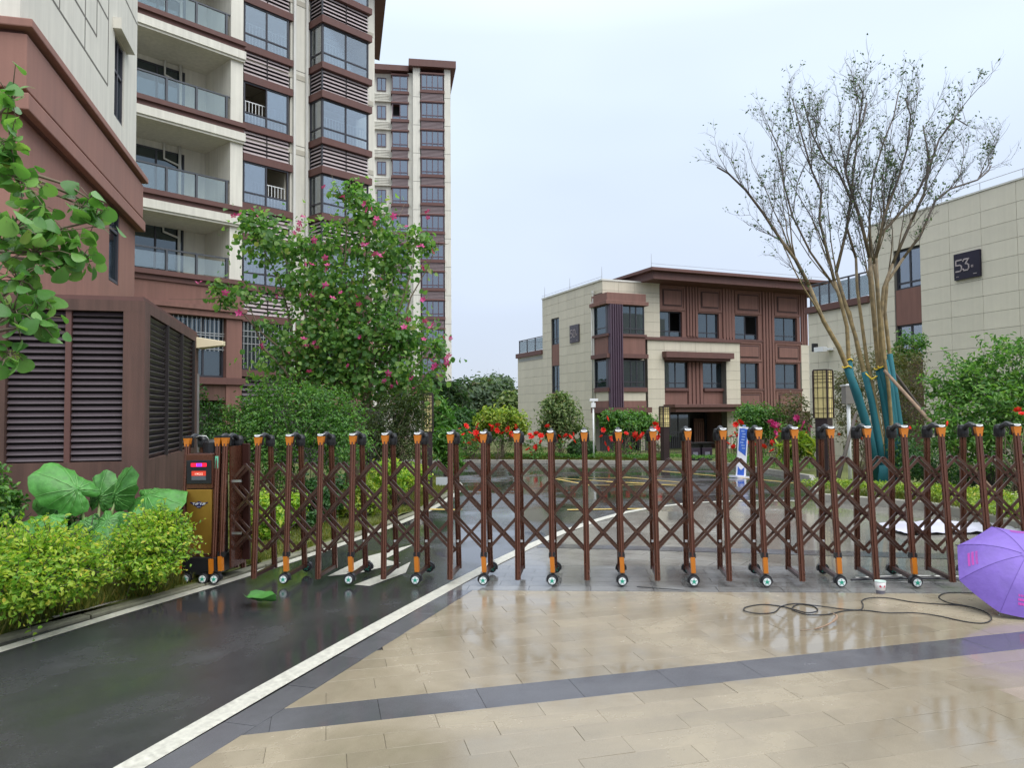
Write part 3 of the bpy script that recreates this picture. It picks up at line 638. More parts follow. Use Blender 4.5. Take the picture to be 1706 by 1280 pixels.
def groove(pts):
    for a, b in zip(pts, pts[1:]):
        xa, za = a; xb_, zb_ = b
        if abs(xa-xb_) < .05: wbox('groove', xa-.018, xa+.018, -.003, .0, min(za, zb_), max(za, zb_), GROUT)
        else: wbox('groove', min(xa, xb_), max(xa, xb_), -.004, .0, za-.018, za+.018, GROUT)
X = lambda px: W1.x(px, 8.0); xs_ = [X(100), X(142), X(161), X(180)]; H1 = W1.z(142, xs_[3]); H2 = W1.z(60, xs_[2]); H3 = W1.z(33, xs_[3])
groove([(xs_[0]-1.6, H1), (xs_[3], H1)]); groove([(xs_[3], H1), (xs_[3], 14)]); groove([(xs_[1], H1), (xs_[1], 14)]); groove([(xs_[0], H1), (xs_[0], 14)]); groove([(xs_[1]-.9, H2), (xs_[2], H2)]); groove([(xs_[2], H2), (xs_[2], 14)]); groove([(xs_[2]-.2, H3), (xs_[3], H3)]); groove([(xs_[3]+.4, 9.6), (WL, 9.6)])

# ---------------------------------------------------------------- louvred plant enclosure
V1 = Fr((-4.345, 9.0), (.969, .246)); vo = thing('vent_enclosure', 'brown plant enclosure with large dark louvres beside the gate head', 'utility enclosure', (V1.O.x, V1.O.y, 0), V1.ang)
SL = 4.3                                             # its right side runs away from the camera
def vb(n, x0, x1, y0, y1, z0, z1, m=BROWN_S, **k): return part(n, B(x0, x1, y0, y1, z0, z1), m, vo, **k)
fl = V1.x(8, 2, 0); fr_ = V1.x(204, 2, 0); fm = V1.x(111, 2, 0); zt = 3.06
vb('top_beam', fl-1.2, 0, 0, .3, 2.93, zt); vb('base_wall', fl-1.2, 0, 0, .3, .32, 1.16); vb('plinth', fl-1.2, .02, -.04, .3, -.4, .28, BROWN_D); vb('corner_pier', fr_, 0, .001, .3, 1.16, 2.93); vb('left_pier', fl-1.2, fl, .001, .3, 1.16, 2.93); vb('base_groove', fl-1.2, 0, .03, .3, .27, .33, BLACK)
vb('mullion', fm-.03, fm+.03, .03, .1, 1.16, 2.93, BROWN_D)
for a, b in ((fl, fm-.03), (fm+.03, fr_)): louvre(vo, a, b, .05, 1.16, 2.93, 24, LOUV_D, .75, ())
sx0 = V1.y(249, 2, 0); sx1 = V1.y(323, 2, 0); SL = V1.y(330, 2, 0)
vb('top_beam', -.3, 0, .3, SL, 2.93, zt); vb('base_wall', -.3, 0, .3, SL, -.4, 1.16); vb('side_pier', -.3, 0, .3, sx0, 1.16, 2.93); vb('end_pier', -.3, 0, sx1, SL, 1.16, 2.93)
vb('lid', fl-1.2, -.02, .02, SL-.02, zt, zt+.05, BROWN_D); vb('inner_wall', -2.2, -2.1, .3, SL, -.4, 2.9, DARKROOM)
n3 = [sx0+(sx1-sx0)*i/3 for i in range(4)]
for a, b in zip(n3, n3[1:]):
    lo = part('louvre_panel', B(-.10, -.08, a, b, 1.16, 2.93).box(-.03, .012, b-.02, b+.02, 1.16, 2.93), LOUV_BACK, vo)
    for i in range(24): piece('slat', (.012, b-a-.045, .0737*.8), LOUV_D, lo, (-.045, (a+b)/2, 1.16+.0737*(i+.5)), (0, .75, 0))
vb('conduit', 0.0, .03, SL-.1, SL-.07, .2, 2.4, STEEL)
aw = at(330, 570, 13.2); awn = MB().add([(0, 0, -.08), (0, 0, .11), (.42, .08, .045), (.42, .08, -.03), (0, .28, -.08), (0, .28, .11), (.42, .2, .045), (.42, .2, -.03)], [(0, 3, 2, 1), (4, 5, 6, 7), (1, 2, 6, 5), (3, 0, 4, 7), (2, 3, 7, 6), (0, 1, 5, 4)])
lo = V1.P(.0, V1.y(331, 2.6, 0)-.32, 2.90); ao = part('lamp_hood', awn, M('cream_lamp_hood', (.72, .62, .42), .5, .05), None, bevel=.01); ao.location = lo; tag(ao, 'small cream wedge-shaped lamp hood fixed at the far end of the louvred enclosure', 'lamp')

# ---------------------------------------------------------------- far tower
T2 = Fr((-5.95-2.2, 79.6-.35), (.988, .153)); ft = thing('apartment_tower', 'distant twelve-storey apartment tower with stacked window bays under a brown roof', 'apartment building', (T2.O.x, T2.O.y, 0), T2.ang)
def fb(n, x0, x1, y0, y1, z0, z1, m): return part(n, B(x0, x1, y0, y1, z0, z1), m, ft)
fx = lambda p, y=0.0: T2.x(p, 20, y)
R_, a0, a1, lft = fx(751.5), fx(700.5), fx(741), fx(688.5); b0, b1, c0_, c1_ = fx(653.5, .7), fx(680, .7), fx(628, 1.2), fx(643.5, 1.2); L_ = fx(600, .7)
zt2 = T2.z(113, a0); st2 = 3.0
fb('wall', lft, a0, 0, 12, -.8, zt2, CREAM_W); fb('wall', a1, R_, 0, 12, -.8, zt2, CREAM_W); fb('wall', b1, lft, .7, 8, -.8, zt2-.3, CREAM_W); fb('wall', a0, a1, 1.2, 12, -.8, zt2, DARKROOM); fb('wall', b0, b1, 1.9, 8, -.8, zt2-.3, DARKROOM); fb('wall', c1_, b0, 1.2, 8, -.8, zt2-.3, CREAM_W); fb('wall', L_, c1_, 1.25, 8, -.8, zt2-.3, CREAM_W)
wt = T2.z(123.5, a0)
for k in range(12):
    z1 = wt-st2*k; z0 = z1-1.72
    if z0 < 0: break
    for (p, q, y, cols, op) in ((a0+.1, a1-.1, -.12, (.25, .5, .75), None), (b0, b1, .6, (.5,), 0 if k == 1 else None)):
        window(ft, p, q, z0, z1, y, cols, .2, GLASS_FAR, FRAME_P, .09, open_=op, depth=.12)
        bx('sill_band', p-.12, q+.12, y-.12, y+.9, z0-.28, z0-.002, BROWN_D, ft); bx('head_band', p-.12, q+.12, y-.10, y+.9, z1+.002, z1+.17, BROWN_D, ft)
        lm = MB().box(p, q, y+.1, y+.14, z0-1.11, z0-.28)
        for i in range(6): lm.box(p, q, y-.02, y+.1, z0-1.09+.138*i, z0-1.03+.138*i)
        part('louvre_panel', lm, M_L2 if 'M_L2' in globals() else globals().setdefault('M_L2', M('mauve_louvre', (.29, .225, .23), .6, .1)), ft)
    window(ft, c0_, c1_, z0+.2, z1-.1, 1.13, (.5,), None, GLASS_FAR, FRAME_P, .08, depth=.1)
    cb = MB().box(L_, c1_+.5, .9, 1.2, z0-1.0, z0-.93)
    for i in range(5): cb.box(L_, c1_+.3, 1.0, 1.2, z0-.85+.16*i, z0-.76+.16*i)
    part('balcony_louvre', cb, CREAM_W, ft)
    for (p, q) in ((lft, a0-.01), (a1+.01, R_)): bx('joint_line', p, q, -.006, 0, z0-.72, z0-.68, GROUT, ft)
rz2 = T2.z(107, a0)
part('roof', MB().prism([(lft-.45, -.5), (R_+.55, -.5), (R_+.42, 11.5), (lft-.45, 12)], zt2, rz2+.35), BROWN_D, ft)
part('roof', MB().prism([(L_, .2), (lft-.46, .2), (lft-.46, 8.5), (L_, 8.5)], zt2-.30, zt2+.28), BROWN_D, ft)
# ---------------------------------------------------------------- villa with the portal (centre right)
def ab_sub(a, holes):                                # a rectangle minus rectangles, as grid cells
    holes = [h for h in holes if h[0] < a[1] and h[1] > a[0] and h[2] < a[3] and h[3] > a[2]]
    xs = sorted({a[0], a[1], *[min(max(h[i], a[0]), a[1]) for h in holes for i in (0, 1)]}); zs = sorted({a[2], a[3], *[min(max(h[i], a[2]), a[3]) for h in holes for i in (2, 3)]})
    o = []
    for x0, x1 in zip(xs, xs[1:]):
        for z0, z1 in zip(zs, zs[1:]):
            cx, cz = (x0+x1)/2, (z0+z1)/2
            if x1-x0 > .02 and z1-z0 > .02 and not any(h[0] < cx < h[1] and h[2] < cz < h[3] for h in holes): o.append((x0, x1, z0, z1))
    return o
def cladding(parent, axis, const, xs, zs, holes, mat, inward, name='wall_panel', th=.03, gap=.012):
    """stone panels on a wall; axis 'x' = panel width along local x at y=const, 'y' = along local y at x=const"""
    n = 0
    for x0, x1 in zip(xs, xs[1:]):
        for z0, z1 in zip(zs, zs[1:]):
            for (p, q, r, s) in ab_sub((x0, x1, z0, z1), holes):
                if q-p < .06 or s-r < .06: continue
                c = const-inward*random.uniform(0, .002); n += 1
                if axis == 'x': piece(name, (q-p-gap, th, s-r-gap), mat, parent, ((p+q)/2, c+th/2*inward, (r+s)/2))
                else: piece(name, (th, q-p-gap, s-r-gap), mat, parent, (c+th/2*inward, (p+q)/2, (r+s)/2))
    return n
V5 = Fr((at(1005, 600, 42).x, 42), (.92, .392)); v5 = thing('villa', 'three-storey cream and brown villa with wide brown eaves and number plate 50', 'villa', (V5.O.x, V5.O.y, 0), V5.ang)
def q5(n, x0, x1, y0, y1, z0, z1, m, **k): return part(n, B(x0, x1, y0, y1, z0, z1), m, v5, **k)
def X5(px, py=600, y=0.0): return V5.x(px, 1.7+(688-py)*42/1270, y)
def Z5(py, px, y=0.0): return V5.z(py, V5.x(px, 4, y), y)
zb5 = -.62; zt5 = V5.z(466.5, 0)
ye = V5.y(903.5, 7, 0); yt = V5.y(862.5, 4, 0)
wy0, wy1 = V5.y(931.5, 5, 0), V5.y(918.5, 5, 0)       # the stair window column on the left wall
yz = lambda py, px: V5.z(py, 0, V5.y(px, 4, 0))
w3t, w3b, w2t, w2b = yz(530, 926), yz(574, 926), yz(609, 926), yz(654, 926)
# bodies: left wall behind its panels, opened at the stair window
for (a, b) in ((1.0, wy0), (wy1, ye)): q5('wall', .04, .3, a, b, zb5, zt5-.02, GROUT)
zter = yz(594, 880)
q5('wall', .04, .3, ye, yt, zb5, zter-.02, GROUT); q5('wall', .04, .3, wy0, wy1, w3t, zt5-.02, GROUT); q5('wall', .06, .3, wy0, wy1, w2t, w3b, BROWN); q5('wall', .06, .3, wy0, wy1, zb5, w2b, BROWN_D)
q5('rear_wall', .3, 15.4, ye-.2, ye, zb5, zt5-.1, GROUT); q5('terrace_wall', .3, 9, yt-.2, yt, zb5, zter-.05, GROUT); q5('terrace_floor', .0, 9, ye, yt-.2, zter-.3, zter-.1, ROOFM)
for (t_, b_) in ((w3t, w3b), (w2t, w2b)):
    fr = part('window', MB().box(.10, .16, wy0, wy1, b_, b_+.06).box(.10, .16, wy0, wy1, t_-.06, t_).box(.10, .16, wy0, wy0+.06, b_, t_).box(.10, .16, wy1-.06, wy1, b_, t_).box(.105, .155, (wy0+wy1)/2-.03, (wy0+wy1)/2+.03, b_, t_).box(.105, .155, wy0, wy1, b_+.35, b_+.40), FRAME, v5)
    for p, q in ((wy0+.06, (wy0+wy1)/2-.03), ((wy0+wy1)/2+.03, wy1-.06)): bx('pane', .13, .138, p, q, b_+.06, t_-.06, GLASS_D, fr)
q5('room_wall', 1.5, 1.6, wy0-1, wy1+1, zb5, zt5-.3, DARKROOM)
zs5 = list(np.arange(zt5, zb5-.5, -.553)[::-1]); ys5 = [0.0]+list(np.linspace(1.02, wy0, 5)[:])+[wy1]+list(np.linspace(wy1, ye, 3)[1:])
cladding(v5, 'y', 0.04, ys5, zs5, [(wy0, wy1, zb5-1, w2t+.0), (wy0, wy1, w2t-.01, w3t), (-.1, 1.02, zb5-1, V5.z(487, 0))], CREAM_P, -1)
cladding(v5, 'y', 0.04, list(np.linspace(ye, yt, 4)), [z for z in zs5 if z < zter-.1]+[zter-.02], [], CREAM_P, -1)
q5('terrace_coping', -.10, .45, ye+.01, yt+.12, zter-.02, zter+.28, BROWN_D)
gr = part('terrace_railing', MB().box(.10, .16, ye+.02, yt, zter+1.15, zter+1.20), FRAME, v5)
rs = list(np.linspace(ye+.08, yt-.06, 4))
for i, p in enumerate(rs):
    bx('rail_post', .10, .16, p-.03, p+.03, zter+.28, zter+1.15, FRAME, gr)
    if i: bx('glass_pane', .12, .13, rs[i-1]+.05, p-.05, zter+.34, zter+1.12, GLASS_B, gr)
part('terrace_railing', MB().box(.2, 5, yt-.03, yt+.03, zter+1.15, zter+1.20).box(2.2, 2.26, yt-.03, yt+.03, zter+.28, zter+1.15).box(4.2, 4.26, yt-.03, yt+.03, zter+.28, zter+1.15), FRAME, v5)
# number plate 50
ny0, ny1 = V5.y(965.5, 6, 0), V5.y(950.5, 6, 0); nz1, nz0 = yz(541.5, 958), yz(571, 958)
pl = q5('number_plate', -.06, .008, ny0, ny1, nz0, nz1, M('dark_sign_plate', (.03, .018, .028), .35, .2, 2))
SGN = M('sign_lettering', (.42, .36, .36), .5, .05); LEFTF = Matrix.Rotation(-pi/2, 4, 'Z') @ FACE     # readable from local -x
pw, ph = ny1-ny0, nz1-nz0
STROKES = {'5': [(1, 1), (0, 1), (0, .55), (.72, .55), (1, .42), (1, .14), (.78, 0), (0, 0)], '3': [(0, .86), (.15, 1), (1, 1), (.45, .60), (.75, .56), (1, .42), (1, .14), (.78, 0), (.15, 0), (0, .14)], '0': [(.2, 0), (0, .15), (0, .85), (.2, 1), (.8, 1), (1, .85), (1, .15), (.8, 0), (.15, 0)]}
def digit(parent, ch, M4, wd, hg, th):             # a raised angular numeral
    mb = MB(); P_ = [Vector((u*wd, v*hg, .004)) for u, v in STROKES[ch]]
    for a, b in zip(P_, P_[1:]): d = (b-a).normalized()*th*.45; mb.obox(a-d, b+d, th, .012, (0, 0, 1))
    o = part('sign_digit', mb, SGN, parent); o.matrix_local = M4
def plate_text(parent, yc0, yc1, z0, z1, num, x):
    Wd, Hd = abs(yc1-yc0), z1-z0; hi, lo_ = max(yc0, yc1), min(yc0, yc1)      # text starts at the far (left) edge
    def tx(body, u, v, size, sx=1.0): text('sign_text', body, size, SGN, parent, Matrix.Translation((x, hi-u*Wd, z0+v*Hd)) @ LEFTF, .004, 'CENTER', sx)
    for ci, (u0, u1) in enumerate(((.10, .32), (.42, .64))):
        digit(parent, num[ci], Matrix.Translation((x, hi-u0*Wd, z0+.32*Hd)) @ LEFTF, (u1-u0)*Wd, .40*Hd, .035*Hd)
    tx('栋', .78, .42, Hd*.13); tx('▪▪', .15, .10, Hd*.10); tx('▬▬', .82, .12, Hd*.07)
plate_text(pl, ny0, ny1, nz0, nz1, '50', -.066)
# --- bay at the corner
bp = -.55; xb_l = 0.0; xs0, xs1 = X5(1013.5, 600, bp), X5(1034.5, 600, bp); xb_r = X5(1076, 600, bp)
zc1, zc0 = V5.z(488, .6, bp), V5.z(508, .6, bp)
bw3t, bw3b, bp_b, bm_b, bw2t, bw2b = [V5.z(p, 1.3, bp) for p in (509, 557, 590, 597, 600, 646)]; bcr, bb0, bb1, bcan = [V5.z(p, 1.3, bp) for p in (653, 668, 679, 688)]
part('bay_cornice', MB().box(-.10, xb_r+.0, bp-.10, 1.1, zc0+.22, zc1).box(-.22, xb_r+.1, bp-.22, 1.15, zc0, zc0+.22), BROWN, v5, bevel=.02)
q5('bay_panel', -.03, xb_r-.02, bp, 1.0, bp_b, bw3b-.14, BROWN); q5('bay_sill', -.12, xb_r+.03, bp-.1, 1.05, bw3b-.139, bw3b-.002, BROWN_D); part('bay_cornice', MB().box(-.18, xb_r+.08, bp-.16, 1.1, bm_b, bp_b-.002), BROWN_D, v5)
q5('bay_sill', -.10, xb_r+.03, bp-.08, 1.05, bcr, bw2b-.002, BROWN_D); q5('bay_band', -.02, xb_r-.03, bp+.02, 1.0, bb0, bcr-.002, CREAM_P); q5('bay_panel', -.03, xb_r, bp, 1.0, bb1, bb0-.002, BROWN); q5('bay_canopy', -.2, xb_r+.2, bp-.25, 1.1, bcan, bb1-.002, BROWN_D)
q5('bay_floor', .1, xb_r-.1, bp+.2, 1.5, bp_b, bp_b+.1, INNER); q5('room_wall', .1, 5, 2.4, 2.5, zb5, zt5-.4, DARKROOM)
for (t_, b_) in ((bw3t, bw3b), (bw2t, bw2b)):
    window(v5, xs1, xb_r-.04, b_, t_, bp+.04, (.42, .66), .20, GLASS_D, FRAME, .06)
    q5('corner_post', -.01, xs0+.1, bp+.03, bp+.2, b_, t_, FRAME)
    sw = part('side_window', MB().box(.0, .06, bp+.2, .95, b_, b_+.06).box(0, .06, bp+.2, .95, t_-.06, t_).box(0, .06, .89, .95, b_+.06, t_-.06).box(.005, .055, bp+.2, .89, b_+.33, b_+.38), FRAME, v5)
    bx('pane', .03, .038, bp+.2, .89, b_+.38, t_-.06, GLASS_D, sw); bx('pane', .03, .038, bp+.2, .89, b_+.06, b_+.33, GLASS_D, sw)
pil = part('pilaster', B(xs0, xs1, bp-.19, bp+.25, bb1, bw3t, ) , SLATM, v5)
for i in range(6): xx = xs0+.04+(xs1-xs0-.08)*i/5; piece('slat', (.055, .09, bw3t-bb1), SLATM, pil, (xx, bp-.22, (bw3t+bb1)/2))
q5('pier', xb_r, X5(1100), .04, .3, zb5, V5.z(470, 3), GROUT)
part('downpipe', MB().tube([(-.07, .92, zb5), (-.07, .92, zc1-.2), (-.02, .95, zc1)], .05, 8), PIPE, v5, True); part('downpipe', MB().tube([(-.07, 1.12, 2.0), (-.07, 1.12, zc1-.3)], .04, 8), PIPE, v5, True)
# --- front facade
xA, xB_, xR, xE = X5(1100, 560), X5(1232, 600), X5(1337, 560), X5(1351, 620)
zl = Z5(561, 1110); zl2 = Z5(568, 1200)
led = lambda x: zl
zev = V5.z(470, xA)
cols5 = [X5(p, 550) for p in (1102, 1145, 1166.5, 1206, 1228, 1272, 1294, 1337)]
wins = []
z3t, z3b = V5.z(517, cols5[0]), V5.z(560, cols5[0])
z2t, z2b = V5.z(601, X5(1107, 600)), V5.z(646.5, X5(1107, 600))
fz0, fz1 = z3t+.08, zev-.12
for a, b in zip(cols5[::2], cols5[1::2]): wins.append((a, b-.12*(b-a), z3b, z3t))
for a, b in zip(cols5[4::2], cols5[5::2]): wins.append((a, b-.12*(b-a), z2b, z2t))
for (x0, x1, z0, z1) in ab_sub((xA, xR, zl-.0, zev), [h for h in wins if h[2] > zl-.4]): q5('wall', x0, x1, .18, .45, z0, z1, BROWN)
for (x0, x1, z0, z1) in ab_sub((cols5[4]-.25, xR, zb5, zl-.002), [h for h in wins if h[2] < zl-.4]): q5('wall', x0, x1, .18, .45, z0, z1, BROWN)
GROOVE = M('panel_groove', (.055, .025, .022), .7)
def fpanel(x0, x1, z0, z1):
    f = part('frame_panel', MB().box(x0, x1, .13, .18, z0, z0+.12).box(x0, x1, .13, .18, z1-.12, z1).box(x0, x0+.12, .13, .18, z0+.12, z1-.12).box(x1-.12, x1, .13, .18, z0+.12, z1-.12), BROWN, v5)
    m_ = .30; bx('inset', x0+m_, x1-m_, .12, .18, z0+m_, z1-m_, BROWN, f)
    part('inset_groove', B(x0+m_-.07, x1-m_+.07, .15, .179, z0+m_-.07, z1-m_+.07), GROOVE, f)
for a, b in zip(cols5[::2], cols5[1::2]): fpanel(a, b, fz0, fz1)
p2t, p2b = Z5(571, 1260), Z5(601, 1260)
for a, b in zip(cols5[4::2], cols5[5::2]): fpanel(a, b, z2t+.08, z3b-.12); fpanel(a, b, z2b-1.35, z2b-.12)
def fluted(x0, x1, z0, z1, y=.13, n=4):
    f = part('fluted_pier', B(x0, x1, y+.03, y+.06, z0, z1), BROWN_D, v5)
    for i in range(n): xx = x0+(x1-x0)*(i+.5)/n; piece('slat', ((x1-x0)/n*.66, .06, z1-z0), BROWN, f, (xx, y, (z0+z1)/2))
for a, b in zip(cols5[1::2], cols5[2::2]): fluted(a+.05, b-.05, zl+.1 if b < cols5[4] else zb5+2, zev)
fluted(cols5[7]+.02, xE-.05, z3b-.2, zev, .13, 3); fluted(cols5[3]+.02, cols5[4]-.1, zl+.1, zev, .129)
for i, (a, b, z0, z1) in enumerate(wins):
    window(v5, a, b, z0, z1, .33, (.5,), .22, GLASS_D, FRAME, .055, open_=(1, None, 1, None, None, None)[i]); q5('sill', a-.1, b+.3, .10, .32, z0-.12, z0-.002, BROWN_D)
q5('room_wall', xA, xR, 2.2, 2.25, zb5, zev, DARKROOM)
# upper cream corner and the wide roof
cladding(v5, 'x', .04, [.0, 1.05, 2.1, xA], zs5, [(-.1, xb_r-.02, zb5-1, zc1), (xb_r-.02, xA+.1, zb5-1, zb5)], CREAM_P, -1)
q5('wall', .05, xA, .06, .3, zc1, zt5-.02, GROUT); q5('wall', xb_r-.1, xA, .06, .3, zl, zc1, GROUT)
part('coping', MB().box(-.05, xA, -.03, .3, zt5-.02, zt5+.07).box(-.05, .3, .3, ye, zt5-.02, zt5+.07), PIPE, v5)
# portal: cream frame standing 0.35 m proud
yp = -.35; xP0, xP1, xP2, xP3 = X5(1079, 600, yp), X5(1107, 600, yp), X5(1210, 600, yp), X5(1233.5, 620, yp); zP = V5.z(567, X5(1100, 565, yp), yp); zPi = V5.z(592, X5(1110, 600, yp), yp)
q5('portal_backing', xP0, xP1, yp+.035, .17, zb5, zP-.01, GROUT); q5('portal_backing', xP2, xP3, yp+.035, .17, zb5, zP-.01, GROUT); q5('portal_backing', xP1, xP2, yp+.035, .17, zPi, zP-.01, GROUT)
pcx = [xP0]+list(np.linspace(xP1, xP2, 5))+[xP3]
cladding(v5, 'x', yp+.035, pcx, list(np.arange(zP, zb5-.5, -.553)[::-1]), [(xP1, xP2, zb5-1, zPi)], CREAM_P, -1)
part('ledge', MB().box(xb_r-.0, xP3+.05, yp-.10, .3, zP, zP+.16), BROWN_D, v5)
zh = V5.z(593, X5(1120, 600, yp), yp)
part('portal_hood', MB().box(xP1-.15, xP2+.25, yp-.42, yp+.3, zh-.12, zh+.22).box(xP1-.05, xP2+.1, yp-.25, yp+.3, zh-.25, zh-.121), BROWN_D, v5)
i0, i1, i2, i3 = [X5(p, 620, .1) for p in (1107, 1143, 1170, 1206)]; zi1, zi0 = V5.z(603, i0, .1), V5.z(647, i0, .1)
zcan1, zcan0 = V5.z(674, i0, yp-.5), V5.z(687, i0, yp-.5)
window(v5, i0, i1, zi0, zi1, .1, (.5,), .2, GLASS_D, FRAME, .055); window(v5, i2, i3, zi0, zi1, .1, (.45,), .2, GLASS_D, FRAME, .055)
fluted(i1+.03, i2-.03, zcan1, zi1, -.02, 4); q5('sill', i0-.1, i1, -.12, .1, zi0-.16, zi0-.002, BROWN_D); q5('sill', i2, i3+.1, -.12, .1, zi0-.16, zi0-.002, BROWN_D); q5('wall', xP1+.002, i1, .02, .17, zcan0+.1, zi0-.161, BROWN); q5('wall', i2, xP2-.002, .02, .17, zcan0+.1, zi0-.161, BROWN); q5('wall', xP1+.002, xP2-.002, .05, .17, zi1, zPi, BROWN_D)
part('entrance_canopy', MB().box(xP1-.1, xP3-.05, yp-1.1, yp+.33, zcan0+.25, zcan1).box(xP1+.05, xP3-.2, yp-.95, yp+.33, zcan0, zcan0+.249), BROWN_D, v5, bevel=.02)
q5('door_recess', xP1+.01, xP2-.01, 1.6, 1.7, zb5, zcan0, M('dark_entrance', (.02, .018, .02), .5)); q5('recess_wall', xP2-.15, xP2-.01, .172, 1.6, zb5, zcan0, BROWN_S)
dd = part('entrance_door', B(X5(1157, 720, 1.2), X5(1172, 720, 1.2), 1.15, 1.3, zb5, zcan0-.4), BROWN_D, v5)
for i in range(5): xx = X5(1158, 720, 1.1)+(X5(1172, 720, 1.1)-X5(1158, 720, 1.1))*i/4.; piece('slat', (.075, .05, zcan0-.6-zb5), BROWN, dd, (xx, 1.12, (zcan0-.6+zb5)/2))
window(v5, X5(1176, 720, 1.3), X5(1206, 720, 1.3), zb5+.2, zcan0-.1, 1.35, (.5,), None, GLASS_D, FRAME, .06, name='glass_door')
window(v5, X5(1112, 720, 1.3), X5(1150, 720, 1.3), zb5+.8, zcan0-.1, 1.35, (.5,), None, GLASS_D, FRAME, .06)
q5('lower_opening', .3, xb_r, 1.0, 1.1, zb5, bcan, DARKROOM); q5('wall', X5(1233), xE, .1, .17, zb5, z2b-1.4, BROWN_S)
q5('end_wall', X5(1337, 620), xE, .16, .5, zb5, z3b-.2, GROUT); cladding(v5, 'x', .15, [X5(1338, 620), xE], list(np.arange(z3b-.2, zb5, -.553)[::-1]), [], CREAM_P, -1)
# wide eaves
zE1, zE0 = V5.z(444, X5(1086, 450, -1.6), -1.6), V5.z(466, X5(1086, 450, -1.6), -1.6); xEl = X5(1086, 450, -1.6); xEr = xE+1.3
part('roof_eaves', MB().box(xEl, xEr, -1.6, 9.5, zE0+.55, zE1).box(xEl+.30, xEr-.25, -1.30, 9.2, zE0+.12, zE0+.549), BROWN_D, v5, bevel=.015)
part('eave_rail', MB().tube([(xEl, -1.55, zE1+.18), (xEr, -1.55, zE1+.18)], .012, 4).tube([(0, .05, zt5+.2), (0, ye, zt5+.2)], .012, 4), STEEL, v5)
for (x, y, z) in ((0, .05, zt5), (0, ye*.5, zt5), (0, ye-.4, zt5), (xEl+.1, -1.4, zE1)): part('lightning_rod', MB().tube([(x, y, z), (x, y, z+.75)], [.018, .008], 5), STEEL, v5)
part('roof_camera', MB().box(-.16, -.04, .86, .96, zc1+.15, zc1+.3).tube([(-.1, .91, zc1-.05), (-.1, .91, zc1+.15)], .03, 6), PIPE, v5)

# ---------------------------------------------------------------- villa 53 at the right
dep53 = 29.8; A53 = at(1497, 500, dep53); e3 = Vector((-.30, .954, 0)).normalized()
# origin at the far left corner of the main block (photo column 1450)
V3 = Fr((A53.x, A53.y), (-e3.x, -e3.y)); xo = V3.x(1450, 5); V3 = Fr(V3.P(xo, 0, 0)[:2], (-e3.x, -e3.y))
v3 = thing('villa', 'cream panelled villa end wall carrying the dark number plate 53', 'villa', (V3.O.x, V3.O.y, 0), V3.ang)
def q3(n, x0, x1, y0, y1, z0, z1, m, **k): return part(n, B(x0, x1, y0, y1, z0, z1), m, v3, **k)
zt3 = V3.z(363, V3.x(1497, 8)); jx = [0.0]+[V3.x(p, 6) for p in (1490, 1534.5, 1583.7, 1637, 1697)]; stp = jx[-1]-jx[-2]; jx += [jx[-1]+stp*i for i in range(1, 6)]
zr = V3.z(451.5, V3.x(1583.7, 6)); zr2 = V3.z(501, V3.x(1590, 6)); rh = .62
x_a, x_b = jx[1]+.02, jx[2]-.02
k0 = V3.z(424, V3.x(1534, 6)); k1 = V3.z(408, V3.x(1583, 6))
rows3 = sorted([V3.z(p, jx[3]) for p in (395, 422, 449, 475.5)]); rh = (rows3[-1]-rows3[0])/3
zs3 = [rows3[0]+rh*i for i in range(-14, 12)]; zs3 = [z for z in zs3 if -.9 < z < zt3-.15]+[zt3-.0]
W3t, W3b, W2t, W2b = [V3.z(p, x_b) for p in (407.5, 476, 537, 599)]
q3('wall', -.0, x_a, .03, .3, -.8, zt3-.02, GROUT); q3('wall', x_b, jx[-1], .03, .3, -.8, zt3-.02, GROUT); q3('wall', x_a, x_b, .03, .3, W3t, zt3-.02, GROUT)
q3('brown_panel', x_a, x_b, .06, .3, W2t, W3b, BROWN); q3('brown_panel', x_a, x_b, .06, .3, -.8, W2b, BROWN_S); q3('room_wall', x_a-1, x_b+1, 1.6, 1.7, -.8, zt3-.3, DARKROOM)
q3('far_end_wall', -.0, .25, .3, 10, -.8, zt3-.02, CREAM_P); q3('roof', .25, jx[-1], .3, 10, zt3-.3, zt3-.1, ROOFM)
for t_, b_ in ((W3t, W3b), (W2t, W2b)): window(v3, x_a, x_b, b_, t_, .14, (.52,), .16, glassmat('grey_window_glass', (.55, .63, .68), .8, (.85, .92, 1), base=.22) if t_ == W3t else GLASS, FRAME, .07)
cladding(v3, 'x', .03, jx, zs3, [(x_a, x_b, -2, W3t)], CREAM_G, -1)
part('coping', MB().box(-.04, jx[-1], -.03, .3, zt3-.0, zt3+.06), PIPE, v3)
rl = MB().tube([(0, .05, zt3+.34), (jx[-1], .05, zt3+.34)], .012, 4)
for i in range(9): rl.tube([(.4+i*1.6, .05, zt3+.06), (.4+i*1.6, .05, zt3+.34)], .012, 4)
part('roof_rail', rl, STEEL, v3)
s0_, s1_ = V3.x(1593.5, 6), V3.x(1636.5, 6); sz1, sz0 = V3.z(420, (s0_+s1_)/2), V3.z(464, (s0_+s1_)/2)
p3 = q3('number_plate', s0_, s1_, -.09, -.002, sz0, sz1, M('navy_sign_plate', (.016, .013, .028), .35, .3, 1.2, spec=.3))
def t3(body, u, v, size, sx=1.0): text('sign_text', body, size, SGN, p3, Matrix.Translation((s0_+(s1_-s0_)*u, -.096, sz0+(sz1-sz0)*v)) @ FACE, .004, 'CENTER', sx)

